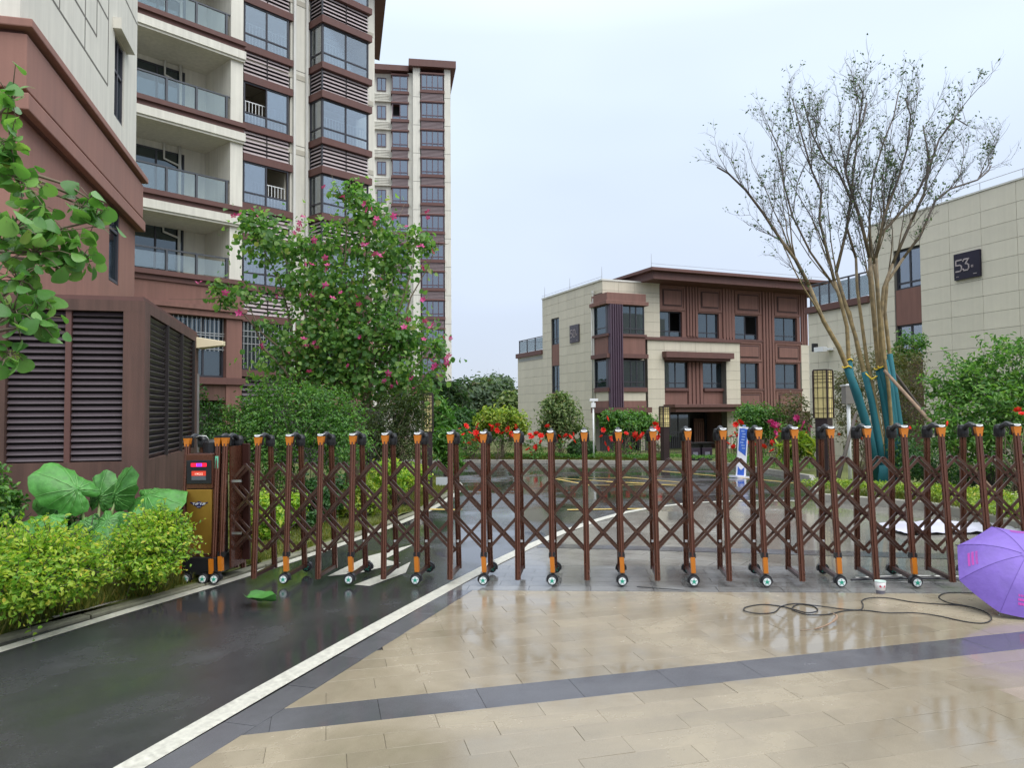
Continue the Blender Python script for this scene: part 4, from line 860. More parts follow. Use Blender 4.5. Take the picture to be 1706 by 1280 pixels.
for ch, u0 in (('5', .09), ('3', .37)): digit(p3, ch, Matrix.Translation((s0_+(s1_-s0_)*u0, -.096, sz0+(sz1-sz0)*.32)) @ FACE, (s1_-s0_)*.22, (sz1-sz0)*.42, .045)
t3('栋', .72, .42, (sz1-sz0)*.11); t3('▪▪', .14, .12, .1); t3('▬▬', .82, .14, .07)
# lower terrace block beyond its far corner
zT = V3.z(505, -.2); xT = V3.x(1347, 5)
q3('terrace_wall', xT, -.02, .03, .3, -.8, zT-.02, GROUT); q3('terrace_rear', xT, xT+.25, .3, 6, -.8, zT, CREAM_P); q3('terrace_floor', xT+.25, -.02, .3, 6, zT-.3, zT-.1, ROOFM)
cladding(v3, 'x', .03, list(np.linspace(xT, -.01, 7)), [z for z in zs3 if z < zT-.2]+[zT-.02], [], CREAM_G, -1)
q3('terrace_coping', xT-.1, -.01, -.12, .4, zT-.0, zT+.28, BROWN_D)
tr = part('terrace_railing', MB().box(xT, -.01, .1, .16, zT+1.28, zT+1.34), FRAME, v3); rs = list(np.linspace(xT+.05, -.1, 7))
for i, p in enumerate(rs):
    bx('rail_post', p-.03, p+.03, .1, .16, zT+.28, zT+1.28, FRAME, tr)
    if i: bx('glass_pane', rs[i-1]+.05, p-.05, .12, .13, zT+.34, zT+1.2, GLASS_B, tr)
q3('stair_tower', xT+3, -.3, 2.2, 5, zT, zT+1.1, BROWN_S)
cxw = V3.x(1384, 5.0)
cmw = part('wall_camera', MB().box(cxw-.5, cxw+.1, -.5, -.3, V3.z(586, cxw), V3.z(578, cxw)).box(cxw-.15, cxw+.15, -.3, .0, V3.z(584, cxw), V3.z(580, cxw)), WHITE, v3); part('lens', MB().box(cxw-.62, cxw-.5, -.52, -.28, V3.z(585, cxw), V3.z(571, cxw)), BLACK, cmw)
# ================================================================== RETRACTABLE GATE
GU = Vector((1, -.102, 0)).normalized(); GF = Fr((0, 7.64+.13), (1, -.102))     # local x along the gate, y=0 at the front post tops
GZ = lambda s: -.0042+.0102*(GF.P(s, 0, 0).x-.4)
gate = thing('retractable_gate', 'long brown retractable lattice gate with orange post caps and small wheels', 'gate', (GF.O.x, GF.O.y, 0), GF.ang)
gate.rotation_euler = (0, -.0101, GF.ang); gate.location.z = .0102*(0-.4)
HT = 1.49
caps_px = [431.6, 484.9, 537.5, 591.5, 646, 700, 753.5, 809, 865, 920, 974.6, 1031.5, 1088.9, 1146.5, 1204.6, 1264.2, 1324, 1385, 1446, 1508.6, 1570, 1634.7, 1699.5]
sx_ = np.array([GF.x(p, 1.45, 0) for p in caps_px]); ii = np.arange(len(sx_)); k1_, k0_ = np.polyfit(ii, sx_, 1)
print('gate spacing', k1_, 'residual', np.abs(sx_-(k0_+k1_*ii)).max())
S = [k0_+k1_*i for i in range(29)]
YB, YR, YRB = -.13, .30, .40                         # front foot, rear top, rear foot
def lerp(a, b, t): return a+(b-a)*t
def yf(z): return lerp(YB, 0, z/HT)
def yr(z): return lerp(YRB, YR, z/HT)
def post_mesh(z0, z1, fy, w_=.054, d_=.048):
    h, e = w_/2, d_/2          # a fluted extrusion: half-round nose between two narrow grooves
    sec = [(h, -e+.010), (h, e-.008), (h-.008, e), (-h+.008, e), (-h, e-.008), (-h, -e+.010), (-h+.006, -e+.004), (-h+.012, -e+.004), (-h+.0135, -e+.011), (-h+.015, -e+.003)]
    sec += [(-.012*cos(t), -e+.003-.011*sin(t)) for t in np.linspace(.15, pi-.15, 6)]+[(h-.015, -e+.003), (h-.0135, -e+.011), (h-.012, -e+.004), (h-.006, -e+.004)]
    mb = MB(); n = len(sec)
    mb.add([(x, y+fy(z0), z0) for x, y in sec]+[(x, y+fy(z1), z1) for x, y in sec], [((i+1) % n, i, n+i, n+(i+1) % n) for i in range(n)]+[tuple(range(n)), tuple(range(2*n-1, n-1, -1))])
    return mb.mesh('post', GATE)
PF, PFW, PR = post_mesh(.045, 1.43, yf), post_mesh(.27, 1.43, yf), post_mesh(.05, 1.42, yr)
def smooth(me): me.polygons.foreach_set('use_smooth', [True]*len(me.polygons)); return me
# cap: an orange shield over a black block, with a pale crescent on top
capm = MB().add([(-.036, -.034, 1.492), (.036, -.034, 1.492), (.031, -.032, 1.455), (.021, -.036, 1.405), (-.021, -.036, 1.405), (-.031, -.032, 1.455), (-.036, .02, 1.492), (.036, .02, 1.492), (.031, .02, 1.455), (.021, .02, 1.405), (-.021, .02, 1.405), (-.031, .02, 1.455)],
                [(0, 5, 4, 3, 2, 1), (6, 7, 8, 9, 10, 11), (0, 1, 7, 6), (1, 2, 8, 7), (2, 3, 9, 8), (3, 4, 10, 9), (4, 5, 11, 10), (5, 0, 6, 11)]).mesh('cap', ORANGE)
tm = MB().box(-.034, .034, -.03, .045, 1.4925, 1.512); tm.box(-.036, .036, .021, .05, 1.41, 1.4924); topm = tm.mesh('cap_top', BLACK)
cres = MB().tube([(.030*cos(t), -.031, 1.513-.012*sin(t)) for t in np.linspace(0, pi, 9)], [.002, .005, .007, .008, .008, .008, .007, .005, .002], 5).box(-.03, .03, -.03, .03, 1.5125, 1.517).mesh('crescent', WHITE)
rcapm = MB().lathe([(.0, 1.38), (.046, 1.385), (.052, 1.42), (.050, 1.47), (.038, 1.502), (.0, 1.51)], 12).mesh('rear_cap', BLACK)
archm = MB().tube([(0, .035+.235*t, 1.47+.045*sin(pi*t)) for t in np.linspace(0, 1, 10)], [.026]*10, 8).mesh('arch', BLACK)
basem = B(-.018, .018, YB+.02, YRB-.02, .055, .09).mesh('base_bar', GATE_D)
# foot with wheel
footm = MB().add([(-.022, -.02, .27), (.022, -.02, .27), (.026, -.022, .12), (-.016, -.022, .12), (-.022, .03, .27), (.022, .03, .27), (.026, .03, .12), (-.016, .03, .12)], [(0, 3, 2, 1), (4, 5, 6, 7), (0, 1, 5, 4), (1, 2, 6, 5), (2, 3, 7, 6), (3, 0, 4, 7)]).mesh('foot', ORANGE)
collm = MB().box(-.031, .031, -.028, .032, .262, .30).box(-.029, .029, -.026, .03, .303, .315).mesh('collar', BLACK)
fendm = MB().add([(.060*cos(t), y, .05+.062*sin(t)) for y in (-.006, .04) for t in np.linspace(-.25, pi+.25, 9)]+[(-.03, -.005, .12), (.03, -.005, .12), (-.03, .034, .12), (.03, .034, .12)], [(i, i+1, 10+i, 9+i) for i in range(8)]+[tuple(range(8, -1, -1)), tuple(range(9, 18)), (18, 19, 21, 20)]).mesh('fender', BLACK)
RX = Matrix.Translation((0, 0, .05)) @ Matrix.Rotation(pi/2, 4, 'X')
tyrem = smooth(MB().lathe([(.030, -.018), (.042, -.020), (.049, -.010), (.049, .010), (.042, .020), (.030, .018)], 20, RX).mesh('tyre', RUBBER))
hubm = MB().lathe([(.0, -.019), (.036, -.019), (.036, .0225), (.0, .023)], 18, RX).mesh('hub', WHITE)
greenm = MB().lathe([(.0, .0), (.017, .0), (.016, .027), (.0, .027)], 10, RX)
for t in range(5): a = t*2*pi/5+.3; greenm.lathe([(0, .0), (.0055, .0), (.0055, .0245), (0, .0245)], 6, RX @ Matrix.Translation((.025*cos(a), .025*sin(a), 0)))
greenm = greenm.mesh('hub_centre', GREEN_HUB)
boltm = MB().lathe([(0, 0), (.0, .0)], 3)
def wheel(s, y, front=True):
    wo = put('wheel', tyrem, gate, (s, y, 0)); h = put('hub', hubm, wo)
    put('hub_centre', greenm, wo); 
    if not front: h.data = BLACKHUB
    return wo
BLACKHUB = MB().lathe([(.0, -.024), (.030, -.024), (.030, .022), (.0, .0225)], 14, RX).mesh('hub', BLACK)
for i, s in enumerate(S):
    w_ = i % 2 == 1
    put('front_post', PFW if w_ else PF, gate, (s, 0, 0)); put('rear_post', PR, gate, (s, 0, 0))
    c = put('cap', capm, gate, (s, 0, 0)); put('cap_top', topm, c); put('crescent', cres, c)
    put('rear_cap', rcapm, gate, (s, YR, 0)); put('arch', archm, gate, (s, 0, 0)); put('base_bar', basem, gate, (s, 0, 0))
    if w_:
        put('collar', collm, gate, (s, yf(.28), 0)); put('foot', footm, gate, (s, yf(.2)-.012, 0)); put('fender', fendm, gate, (s, YB-.03, 0)); wheel(s, YB-.045)
        put('fender', fendm, gate, (s+.012, YRB+.02, 0)); wheel(s+.012, YRB+.02, False)
    put('bolt', MB().box(-.012, .012, -.003, .003, .335, .36).mesh('bolt', WHITE) if 'BOLT' not in globals() else BOLT, gate, (s, yr(.35)-.03, 0))
    BOLT = bpy.data.objects['bolt'].data
# lattice: every bar runs over two and a half bays
ZT_, ZB_ = 1.205, .285; st = k1_; barm = MB().obox((0, 0, ZT_), (2.5*st, 0, ZB_), .026, .013).mesh('lattice_bar', GATE_BAR); barm2 = MB().obox((0, 0, ZT_), (-2.5*st, 0, ZB_), .026, .013).mesh('lattice_bar', GATE_BAR)
pins = MB(); HX = lambda h: S[0]-st+st*h/2; HZ = lambda l: ZT_-(ZT_-ZB_)/5*l; HM = 2*len(S)
for ly in (.055, .20):
    for h0 in range(-5, HM+6, 1):
        if h0 % 2 == 0: continue
        for sg, me_, dy in ((1, barm, 0), (-1, barm2, .016)):
            ls = [l for l in range(6) if 0 <= h0+sg*l <= HM]
            if len(ls) == 6: put('lattice_bar', me_, gate, (HX(h0), ly+dy, 0))
            elif len(ls) > 1: part('lattice_bar', MB().obox((HX(h0+sg*ls[0]), ly+dy, HZ(ls[0])), (HX(h0+sg*ls[-1]), ly+dy, HZ(ls[-1])), .026, .013), GATE_BAR, gate)
    for h in range(0, HM+1):
        for l in range(6):
            if (h+l) % 2: pins.tube([(HX(h), ly-.012, HZ(l)), (HX(h), ly+.03, HZ(l))], .011, 6)
part('pivot_pin', pins, GATE_D, gate, stuff=True)
# ---- the motor head
h0, h1, h2 = GF.x(315.5, 1.45, 0), GF.x(366.5, 1.45, 0), GF.x(378.5, 1.45, 0)
for s in (h0, h1, h2):
    put('front_post', PF if s != h2 else PFW, gate, (s, 0, 0)); c = put('cap', capm, gate, (s, 0, 0)); put('cap_top', topm, c); put('rear_post', PR, gate, (s+.0, 0, 0)); put('rear_cap', rcapm, gate, (s, YR, 0)); put('arch', archm, gate, (s, 0, 0))
hb0, hb1 = h0+.022, h1-.022
head = part('control_head', MB().box(hb0, hb1, -.055, .26, .26, 1.33), GATE_D, gate, bevel=.008)
part('head_fascia', MB().box(hb0+.004, hb1-.004, -.085, -.055, .965, 1.325), GATE, gate, bevel=.004); part('base_trim', B(hb0+.004, hb1-.004, -.085, -.055, .26, .278), GATE, gate)
yF = -.087
scr = part('display', B(hb0+.012, hb1-.012, -.095, yF+.002, 1.015, 1.262), BLACK, gate, bevel=.004)
cx = (hb0+hb1)/2
RED = M('red_led', (.02, .0, .0), emit=((1.0, .01, .04), 1.3)); BLUE = M('blue_led', (.0, .0, .02), emit=((.05, .04, 1.0), 1.5)); DIG = M('digit_led', (.02, 0, 0), emit=((1.0, .75, .6), 1.2)); REDP = M('red_led_panel', (.12, .01, .005), emit=((1.0, .07, .03), .45)); GREYP = M('grey_led_panel', (.10, .11, .13), .3)
lb = part('led_bar', B(cx-.085, cx+.085, -.098, -.0952, 1.195, 1.232), RED, gate, label='red light bar of the display with a blue middle')
for i in range(14):
    xx = cx-.079+.158*i/13; piece('led', (.0085, .004, .032), BLUE if 5 <= i <= 9 else RED, lb, (xx, -.0995, 1.2135))
dp = part('digit_panel', B(cx-.078, cx+.078, -.098, -.0952, 1.10, 1.150), REDP, gate); part('data_panel', B(cx-.078, cx+.078, -.098, -.0952, 1.055, 1.099), GREYP, gate)
text('digits', '1 M 2 2', .030, DIG, dp, Matrix.Translation((cx, -.0995, 1.118)) @ FACE, .0006, 'CENTER', .95)
gp_ = part('gold_panel', B(hb0+.010, hb1-.012, -.090, -.055, .285, .955), GOLD, gate, bevel=.004)
NAVY = M('navy_badge', (.012, .010, .07), .3)
wing_b = MB()
for s_ in (-1, 1):
    for k, (l, z_) in enumerate(((.100, .0), (.080, -.014), (.058, -.028))):
        wing_b.add([(cx, -.0935, .815+z_), (cx+s_*l, -.0935, .825+z_*.6), (cx+s_*l*.92, -.0935, .812+z_*.8), (cx, -.0935, .80+z_), (cx, -.0902, .815+z_), (cx+s_*l, -.0902, .825+z_*.6), (cx+s_*l*.92, -.0902, .812+z_*.8), (cx, -.0902, .80+z_)], [(0, 1, 2, 3), (7, 6, 5, 4), (0, 4, 5, 1), (1, 5, 6, 2), (2, 6, 7, 3)])
bd = part('badge', wing_b.lathe([(0, 0), (.036, 0), (.034, .006), (0, .007)], 16, Matrix.Translation((cx, -.0905, .798)) @ Matrix.Rotation(pi/2, 4, 'X')), NAVY, gate)
text('badge_text', 'TUP YUP', .034, WHITE, bd, Matrix.Translation((cx+.004, -.0985, .806)) @ FACE, .0006, 'CENTER', 1.05); text('badge_text', '▪ ▪ ▪', .016, WHITE, bd, Matrix.Translation((cx, -.0985, .776)) @ FACE, .0005)
part('panel_lock', MB().lathe([(0, 0), (.014, 0), (.012, .01), (0, .012)], 10, Matrix.Translation((cx+.01, -.09, .305)) @ Matrix.Rotation(pi/2, 4, 'X')), STEEL, gate)
part('head_base', MB().box(hb0-.03, hb1+.06, -.14, .36, .075, .258), BLACK, gate, bevel=.01)
for sx1_, zz_ in ((h0-.015, 0), (h1-.01, 0)): f = put('foot', footm, gate, (sx1_, -.145, -.025))
f = put('foot', footm, gate, (h2, yf(.2)-.012, 0)); put('collar', collm, gate, (h2, yf(.28), 0)); put('fender', fendm, gate, (h2-.03, YB-.04, 0)); wheel(h2-.03, YB-.055)
for p in (312.5, 341): xx = GF.x(p, .05, -.15); put('fender', fendm, gate, (xx, -.16, 0)); wheel(xx, -.178)
part('key_sleeve', MB().box(h1-.017, h1+.017, -.05, -.028, 1.17, 1.30), M('mint_plastic_sleeve', (.16, .55, .36), .35), gate, bevel=.004)
# dark sheets closing the first frame behind the head, hinge plates, wire over the head
part('side_sheet', B(h2+.05, h2+.13, .27, .31, .16, 1.42), GATE_D, gate, bevel=.006); part('side_sheet', B(h2+.027, h2+.045, .02, .33, .12, 1.40), GATE, gate)
for zz_ in (1.03, .48): part('hinge_plate', MB().box(h2+.03, h2+.15, .035, .05, zz_-.012, zz_+.012), STEEL, gate)
part('antenna_wire', MB().tube([(h0+.04, .05, 1.49), (h0+.10, .06, 1.515), (h0+.16, .08, 1.51), (h0+.18, .1, 1.47), (h0+.17, .1, 1.44)], .006, 5), STEEL, gate, True)
part('motor_cover', MB().lathe([(.0, 1.33), (.10, 1.33), (.10, 1.44), (.06, 1.47), (0, 1.475)], 12, Matrix.Translation((cx+.02, .17, 0))), BLACK, gate)
# ================================================================== PLANTS
L_DARK = leafmat('dark_green_leaf', (.02, .065, .018), (.035, .105, .026), (.07, .16, .035))
L_BAUH = leafmat('orchid_tree_leaf', (.06, .15, .042), (.12, .26, .065), (.24, .38, .095), trans=.48)
L_SHRUB = leafmat('fresh_green_leaf', (.035, .11, .02), (.075, .20, .034), (.15, .30, .05))
L_GOLD = leafmat('golden_green_leaf', (.11, .27, .028), (.27, .44, .045), (.50, .56, .08), trans=.45)
L_ROUND = leafmat('grey_green_leaf', (.06, .115, .035), (.13, .20, .06), (.28, .33, .14))
L_LIME = leafmat('yellow_green_leaf', (.09, .17, .02), (.20, .30, .03), (.36, .42, .06))
L_RIGHT = leafmat('bright_green_leaf', (.04, .12, .024), (.10, .235, .045), (.21, .36, .08), trans=.42)
L_OLIVE = leafmat('olive_brown_leaf', (.06, .08, .028), (.10, .11, .04), (.16, .14, .06))
L_FAR = leafmat('hazy_green_leaf', (.05, .09, .05), (.08, .13, .065), (.12, .17, .085))
L_BARE = leafmat('blue_green_leaf', (.05, .085, .05), (.08, .13, .065), (.13, .19, .08), trans=.3)
L_BIG = M('taro_leaf', (.062, .21, .038), .40, .38, 11, rnd=.2, bump=.5, bscale=22, spec=.35)
L_HEART = leafmat('heart_leaf', (.06, .165, .038), (.11, .26, .06), (.21, .39, .10), rough=.32, trans=.38)
L_GRASS = leafmat('grass_blade', (.07, .10, .018), (.13, .16, .026), (.24, .21, .05))
PINK = leafmat('magenta_petal', (.42, .02, .16), (.55, .035, .22), (.62, .09, .30), trans=.25); RED_P = leafmat('scarlet_petal', (.62, .012, .010), (.75, .02, .016), (.78, .06, .04), trans=.2)
YEL_L = leafmat('yellowed_leaf', (.50, .36, .02), (.55, .40, .02), (.6, .45, .05))
def ground_at(px, py, dz=.1): return G(px, py, dz)
def base(px, Y, dz=.1):                       # the ground under a plant at a photo column and distance
    X = (px-CX)/F_PX*Y; return Vector((X, Y, gz(X, Y)+dz))
def shrub(name, label, cat, blobs_px, n, size, mat, group=None, cl=24, spread=.20, aspect=.5, shell=.4, stems=6, stem_mat=None, foot=None, up=.6, droop=.0, shoots=0, shoot=.2):
    bl = [pxblob(*b) for b in blobs_px]; cx = np.mean([b[0] for b in bl]); cy = np.mean([b[1] for b in bl])
    o = Vector((cx, cy, gz(cx, cy)+.1)) if foot is None else foot
    t = thing(name, label, cat, o, 0, group); r = rel(bl, o)
    P, NN = crown(r, n, cl, spread, shell, up=up); mb = MB()
    if shoots:
        P2, N2, ln2 = sprigs(r, shoots, shoot, 11); P = np.concatenate([P, P2]); NN = np.concatenate([NN, N2])
        for l_ in ln2: mb.tube(l_, [.004, .003, .0015], 3, cap=False)
    leaves('foliage', P, NN, size, mat, t, aspect, droop=droop)
    for b in r:
        for _ in range(stems):
            e = Vector(b[:3])+Vector(RNG.normal(size=3))*.45*b[3]; mb.tube(wiggle((random.uniform(-.06, .06), random.uniform(-.06, .06), -.1), e, 5, .07), [q*(.55 if shoots else 1) for q in (.018, .015, .012, .009, .007, .004)], 5)
    part('stem', mb, stem_mat or BARK_D, t, True); return t, r
_fl = {}
def flower_mesh(mat, n=5, cup=.35, layers=1):
    k = (mat.name, n, layers)
    if k not in _fl:
        mb = MB()
        for ly in range(layers):
            for i in range(n):
                a = 2*pi*i/n+ly*.6; u = Vector((cos(a), sin(a), 0)); v = Vector((-sin(a), cos(a), 0)); h = Vector((0, 0, cup*(1+ly*.9))); s = 1-.28*ly
                mb.add([(0, 0, 0), (u*.55+v*.30)*s+h*.7*s, u*1.0*s+h*s, (u*.55-v*.30)*s+h*.7*s], [(0, 1, 2, 3)])
        _fl[k] = mb.mesh('flower', mat)
    return _fl[k]
def flowers(parent, pts, size, mat, n=5, layers=1, name='flower'):
    for p in pts:
        s = size*random.uniform(.75, 1.2); o = put(name, flower_mesh(mat, n, .35, layers), parent, p, (random.uniform(.4, 1.5), random.uniform(-.5, .5), random.uniform(0, 6.28))); o.scale = (s, s, s)

# ---- flowering orchid tree behind the gate head
Yb = 17.0; bb = base(585, Yb, .35)
BL = [(455,398,Yb-.3,52,42,.8,1),(425,372,Yb-.3,24,22,.8,1),(500,412,Yb,30,26,.8,.8),(400,490,Yb-.6,46,20,.7,.9),(362,478,Yb-.7,16,13,.7,.8),(440,545,Yb-.4,26,18,.7,.5),(598,335,Yb,26,30,.8,1),(566,322,Yb-.1,20,14,.7,.9),(618,372,Yb,40,34,.8,1),(560,410,Yb+.3,56,38,.8,.9),(650,415,Yb,52,38,.8,1),(694,396,Yb-.2,26,24,.7,.8),(722,412,Yb-.3,16,9,.6,.8),(520,478,Yb,60,42,.8,1),(590,490,Yb+.2,72,52,.8,1),(655,470,Yb+.1,36,46,.8,.5),(545,552,Yb-.1,72,46,.8,1.1),(625,560,Yb,72,48,.8,1.2),(688,565,Yb-.2,44,30,.8,1),(724,578,Yb-.5,24,14,.6,.9),(735,606,Yb-.5,16,10,.6,.7),(486,606,Yb,62,42,.8,1.2),(566,632,Yb+.2,80,40,.8,1.3),(650,628,Yb,66,44,.8,1.2),(690,655,Yb-.2,34,28,.8,1)]
bt = thing('orchid_tree', 'tall leafy tree with magenta flowers in front of the near apartment block', 'tree', bb)
bl = rel([pxblob(*b) for b in BL], bb)
P, NN = crown(bl, 11500, 13, .40, .12, up=.5); leaves('crown', P, NN, .115, L_BAUH, bt, .95, fold=.35, droop=.6)
mb = MB()
for dx, tgt in ((-.12, (-1.35, -.2, 3.3)), (.0, (-.1, .1, 4.4)), (.1, (.7, 0, 3.6)), (.05, (.2, -.3, 2.4))):
    mb.tube(wiggle((dx, 0, -.3), tgt, 6, .03), [.085, .075, .065, .055, .045, .035, .025], 8)
for b in bl:
    src = Vector((0, 0, 0)).lerp(Vector(b[:3]), .42)+Vector((0, 0, .3)); mb.tube(wiggle(src, b[:3], 5, .05), [.035, .03, .024, .018, .012, .006], 6)
    for _ in range(4): e = Vector(b[:3])+Vector(RNG.normal(size=3))*b[3]*.7; mb.tube(wiggle(b[:3], e, 3, .08), [.012, .009, .006, .003], 4)
part('trunk', mb, BARK, bt, True)
FP = [(420,350),(440,353),(400,358),(503,360),(500,372),(490,388),(496,383),(540,312),(572,328),(608,340),(612,350),(655,360),(622,372),(677,378),(713,363),(606,398),(612,408),(640,422),(625,424),(522,400),(508,440),(545,450),(542,430),(634,465),(703,410),(703,447),(543,476),(568,488),(502,492),(460,495),(398,522),(375,488),(335,470),(478,585),(510,577),(515,620),(598,508),(600,562),(660,638),(692,657),(646,623),(708,536),(722,540),(743,606),(748,593),(738,562),(718,602),(725,610),(751,563),(720,420),(680,533),(706,566),(690,648),(618,535),(528,580),(705,500),(436,575),(580,610)]
FP += [(u+random.gauss(0, 9), v+random.gauss(0, 8)) for u, v in FP[::2]]
flowers(bt, [at(u, v, Yb-.9+random.uniform(-.15, .2))-bb for u, v in FP], .082, PINK, 5, 1)
# ---- tall green shrub in front of it, dark neighbours, row of small shrubs along the road
shrub('leafy_shrub', 'rounded bright green shrub just behind the left part of the gate', 'shrub', [(480,700,12.6,95,48,.9,1.2),(420,715,12.3,52,50,.9,1),(545,700,12.6,60,50,.9,1),(480,660,12.7,60,25,.9,.8),(560,740,12.4,60,45,.9,1),(440,760,12.2,70,50,.9,1)], 13000, .055, L_SHRUB, spread=.2, shoots=330, shoot=.28)
shrub('creeping_shrub', 'dark thin shrub between the louvred enclosure and the green shrub', 'shrub', [(345,690,15,22,45,.9,1),(350,740,14.5,28,30,.9,1),(375,700,15,18,30,.9,.6)], 1800, .07, L_DARK)
shrub('bamboo_shrub', 'tall dark twiggy shrub under the flowering tree', 'shrub', [(650,700,15.6,55,45,.9,1),(690,690,15.4,26,55,.9,1),(625,740,15.3,50,35,.9,1),(670,760,15.2,40,25,.9,.8)], 7000, .075, leafmat('olive_green_leaf', (.02, .045, .012), (.045, .075, .018), (.085, .11, .03)), aspect=.28, stems=10, stem_mat=BARK)
shrub('leafy_plant', 'lush mid-green plant right beside the yellow lantern at the road bend', 'plant', [(735,700,24,20,28,.9,1),(742,740,23.5,22,30,.9,1.2),(752,770,23.4,16,16,.9,.8)], 2600, .20, L_SHRUB, aspect=.3)
shrub('golden_shrub', 'yellow-green shrub farther along the road beyond the gate', 'shrub', [(655,795,14.2,42,26,.9,1),(690,790,14.6,26,16,.9,.8)], 3200, .065, L_GOLD)
shrub('golden_shrub', 'low yellow-green shrub at the road edge behind the fifth and sixth gate posts', 'shrub', [(612,830,12.6,28,26,.9,1),(580,845,12.3,18,22,.9,.7)], 2400, .065, L_LIME)
shrub('golden_shrub', 'yellow-green shrub behind the first gate posts', 'shrub', [(445,860,10.4,35,40,.9,1),(480,845,10.8,30,25,.9,.8)], 2600, .06, L_GOLD)
shrub('leafy_shrub', 'small dark green shrub behind the third gate post', 'shrub', [(540,830,11.8,38,38,.9,1),(505,870,11.2,25,28,.9,.8)], 2600, .075, L_DARK)
# ---- golden hedge plants in front, left of the gate head
shrub('golden_shrub', 'golden-green bush at the lower left corner', 'shrub', [(45,950,6.15,70,48,.9,1.2),(85,920,6.5,52,36,.9,1),(30,985,5.9,58,36,.9,1),(125,955,6.4,42,38,.9,1),(0,915,6.4,42,34,.9,.8),(75,980,6.1,48,28,.9,.8),(150,965,6.5,22,24,.9,.6)], 7000, .046, L_GOLD, cl=14, spread=.26, shell=.2, droop=.2, shoots=420, shoot=.24, stems=3, foot=base(60, 6.75))
shrub('golden_shrub', 'golden-green bush touching the left side of the gate head', 'shrub', [(255,905,7.45,40,38,.9,1.2),(225,925,7.2,32,32,.9,1),(275,930,7.35,24,30,.9,1),(270,880,7.6,28,22,.9,.8),(205,935,7.1,20,26,.9,.7),(292,905,7.5,14,28,.8,.7),(245,950,7.15,40,18,.9,.7)], 6500, .046, L_GOLD, cl=14, spread=.26, shell=.2, droop=.2, shoots=400, shoot=.26, stems=3, foot=base(245, 7.75))
shrub('leafy_shrub', 'dark green bush at the left picture edge beside the enclosure', 'shrub', [(-10,850,7.6,40,45,.9,1),(-30,800,7.8,40,40,.9,.6)], 2200, .06, L_SHRUB)
shrub('leafy_shrub', 'low dark shrub under the broad taro leaves', 'shrub', [(150,890,7.9,60,30,.9,1),(100,880,8.0,40,28,.9,1)], 1200, .08, L_DARK)
# ---- taro with broad leaves
to = base(160, 7.9, .1); taro = thing('taro_plant', 'taro with huge ribbed green leaves in front of the louvred enclosure', 'plant', to)
def taro_leaf(c, L, W, tip, nrm):
    mb = MB(); ns, nr = 44, 8; V = [(0, 0, .02)]; ph = random.uniform(0, 6)
    for i in range(1, nr+1):
        q = i/nr
        for j in range(ns):
            th = 2*pi*j/ns-pi; rr = (.45+.40*max(cos(th), 0)**3+.05*cos(2*th)-.34*max(0, 1-abs(abs(th)-pi)/.34))*(1+.035*sin(9*th+ph)+.02*sin(17*th))
            x, y = L*rr*q*cos(th), W*rr*q*sin(th)*1.12; rib = .020*abs(cos(6.5*th))*q-.016*q
            V.append((x, y, rib-.30*L*q*q*(.35+.65*abs(sin(th))**2)-.14*L*q**3*max(cos(th), 0)+.012*sin(11*th+ph)*q*q+.006*sin(31*q+5*th)))
    F_ = [(0, 1+j, 1+(j+1) % ns) for j in range(ns)]+[(1+(i-1)*ns+j, 1+i*ns+j, 1+i*ns+(j+1) % ns, 1+(i-1)*ns+(j+1) % ns) for i in range(1, nr) for j in range(ns)]
    vm = MB()
    for th in np.linspace(-2.5, 2.5, 11):
        j = int(round((th+pi)/(2*pi)*ns)) % ns; vm.tube([Vector(V[1+(i-1)*ns+j])+Vector((0, 0, .003)) for i in range(1, nr+1)], list(np.linspace(.0055, .0015, nr)), 4)
    t = Vector(tip).normalized(); n = Vector(nrm); n = (n-t*n.dot(t)).normalized(); b = n.cross(t)
    mb.add(V, F_); o = part('leaf', mb, L_BIG, taro, True); part('vein', vm, M_VEIN, o); o.matrix_local = Matrix.Translation(c) @ Matrix((t, b, n)).transposed().to_4x4()
    tp_ = Vector(c)-t*L*.02-n*.03; part('leaf_stalk', MB().tube([Vector((0, 0, -.1)), Vector((tp_.x*.45, tp_.y*.45, tp_.z*.55)), tp_], [.026, .02, .012], 7), M_STALK, taro, True)
M_VEIN = M('leaf_vein_green', (.12, .30, .07), .45, .15); M_STALK = M('leaf_stalk_green', (.24, .33, .11), .45, .15)
for (u, v, Y, L, W, tp_, nn_) in ((128,816,7.75,.48,.50,(-.6,-.3,.45),(.12,-.72,.68)),(80,862,7.5,.42,.38,(-.95,-.15,-.12),(0,-.40,.9)),(104,838,7.9,.40,.38,(-.8,.2,.30),(.1,-.65,.75)),(192,826,7.8,.36,.34,(.35,-.2,.75),(-.35,-.85,.4)),(245,826,7.9,.44,.50,(.85,-.25,-.05),(-.1,-.62,.78)),(222,862,7.6,.34,.34,(.55,-.5,-.6),(.2,-.75,.6)),(178,868,7.6,.36,.34,(-.1,-.6,-.7),(0,-.8,.6)),(165,830,8.0,.32,.3,(.1,.1,.9),(.1,-.9,.2)),(140,870,7.7,.34,.32,(-.6,-.4,-.35),(0,-.6,.8)),(285,842,8.3,.26,.28,(.8,-.3,-.1),(0,-.6,.8))):
    taro_leaf(at(u, v, Y)-to, L, W, tp_, nn_)
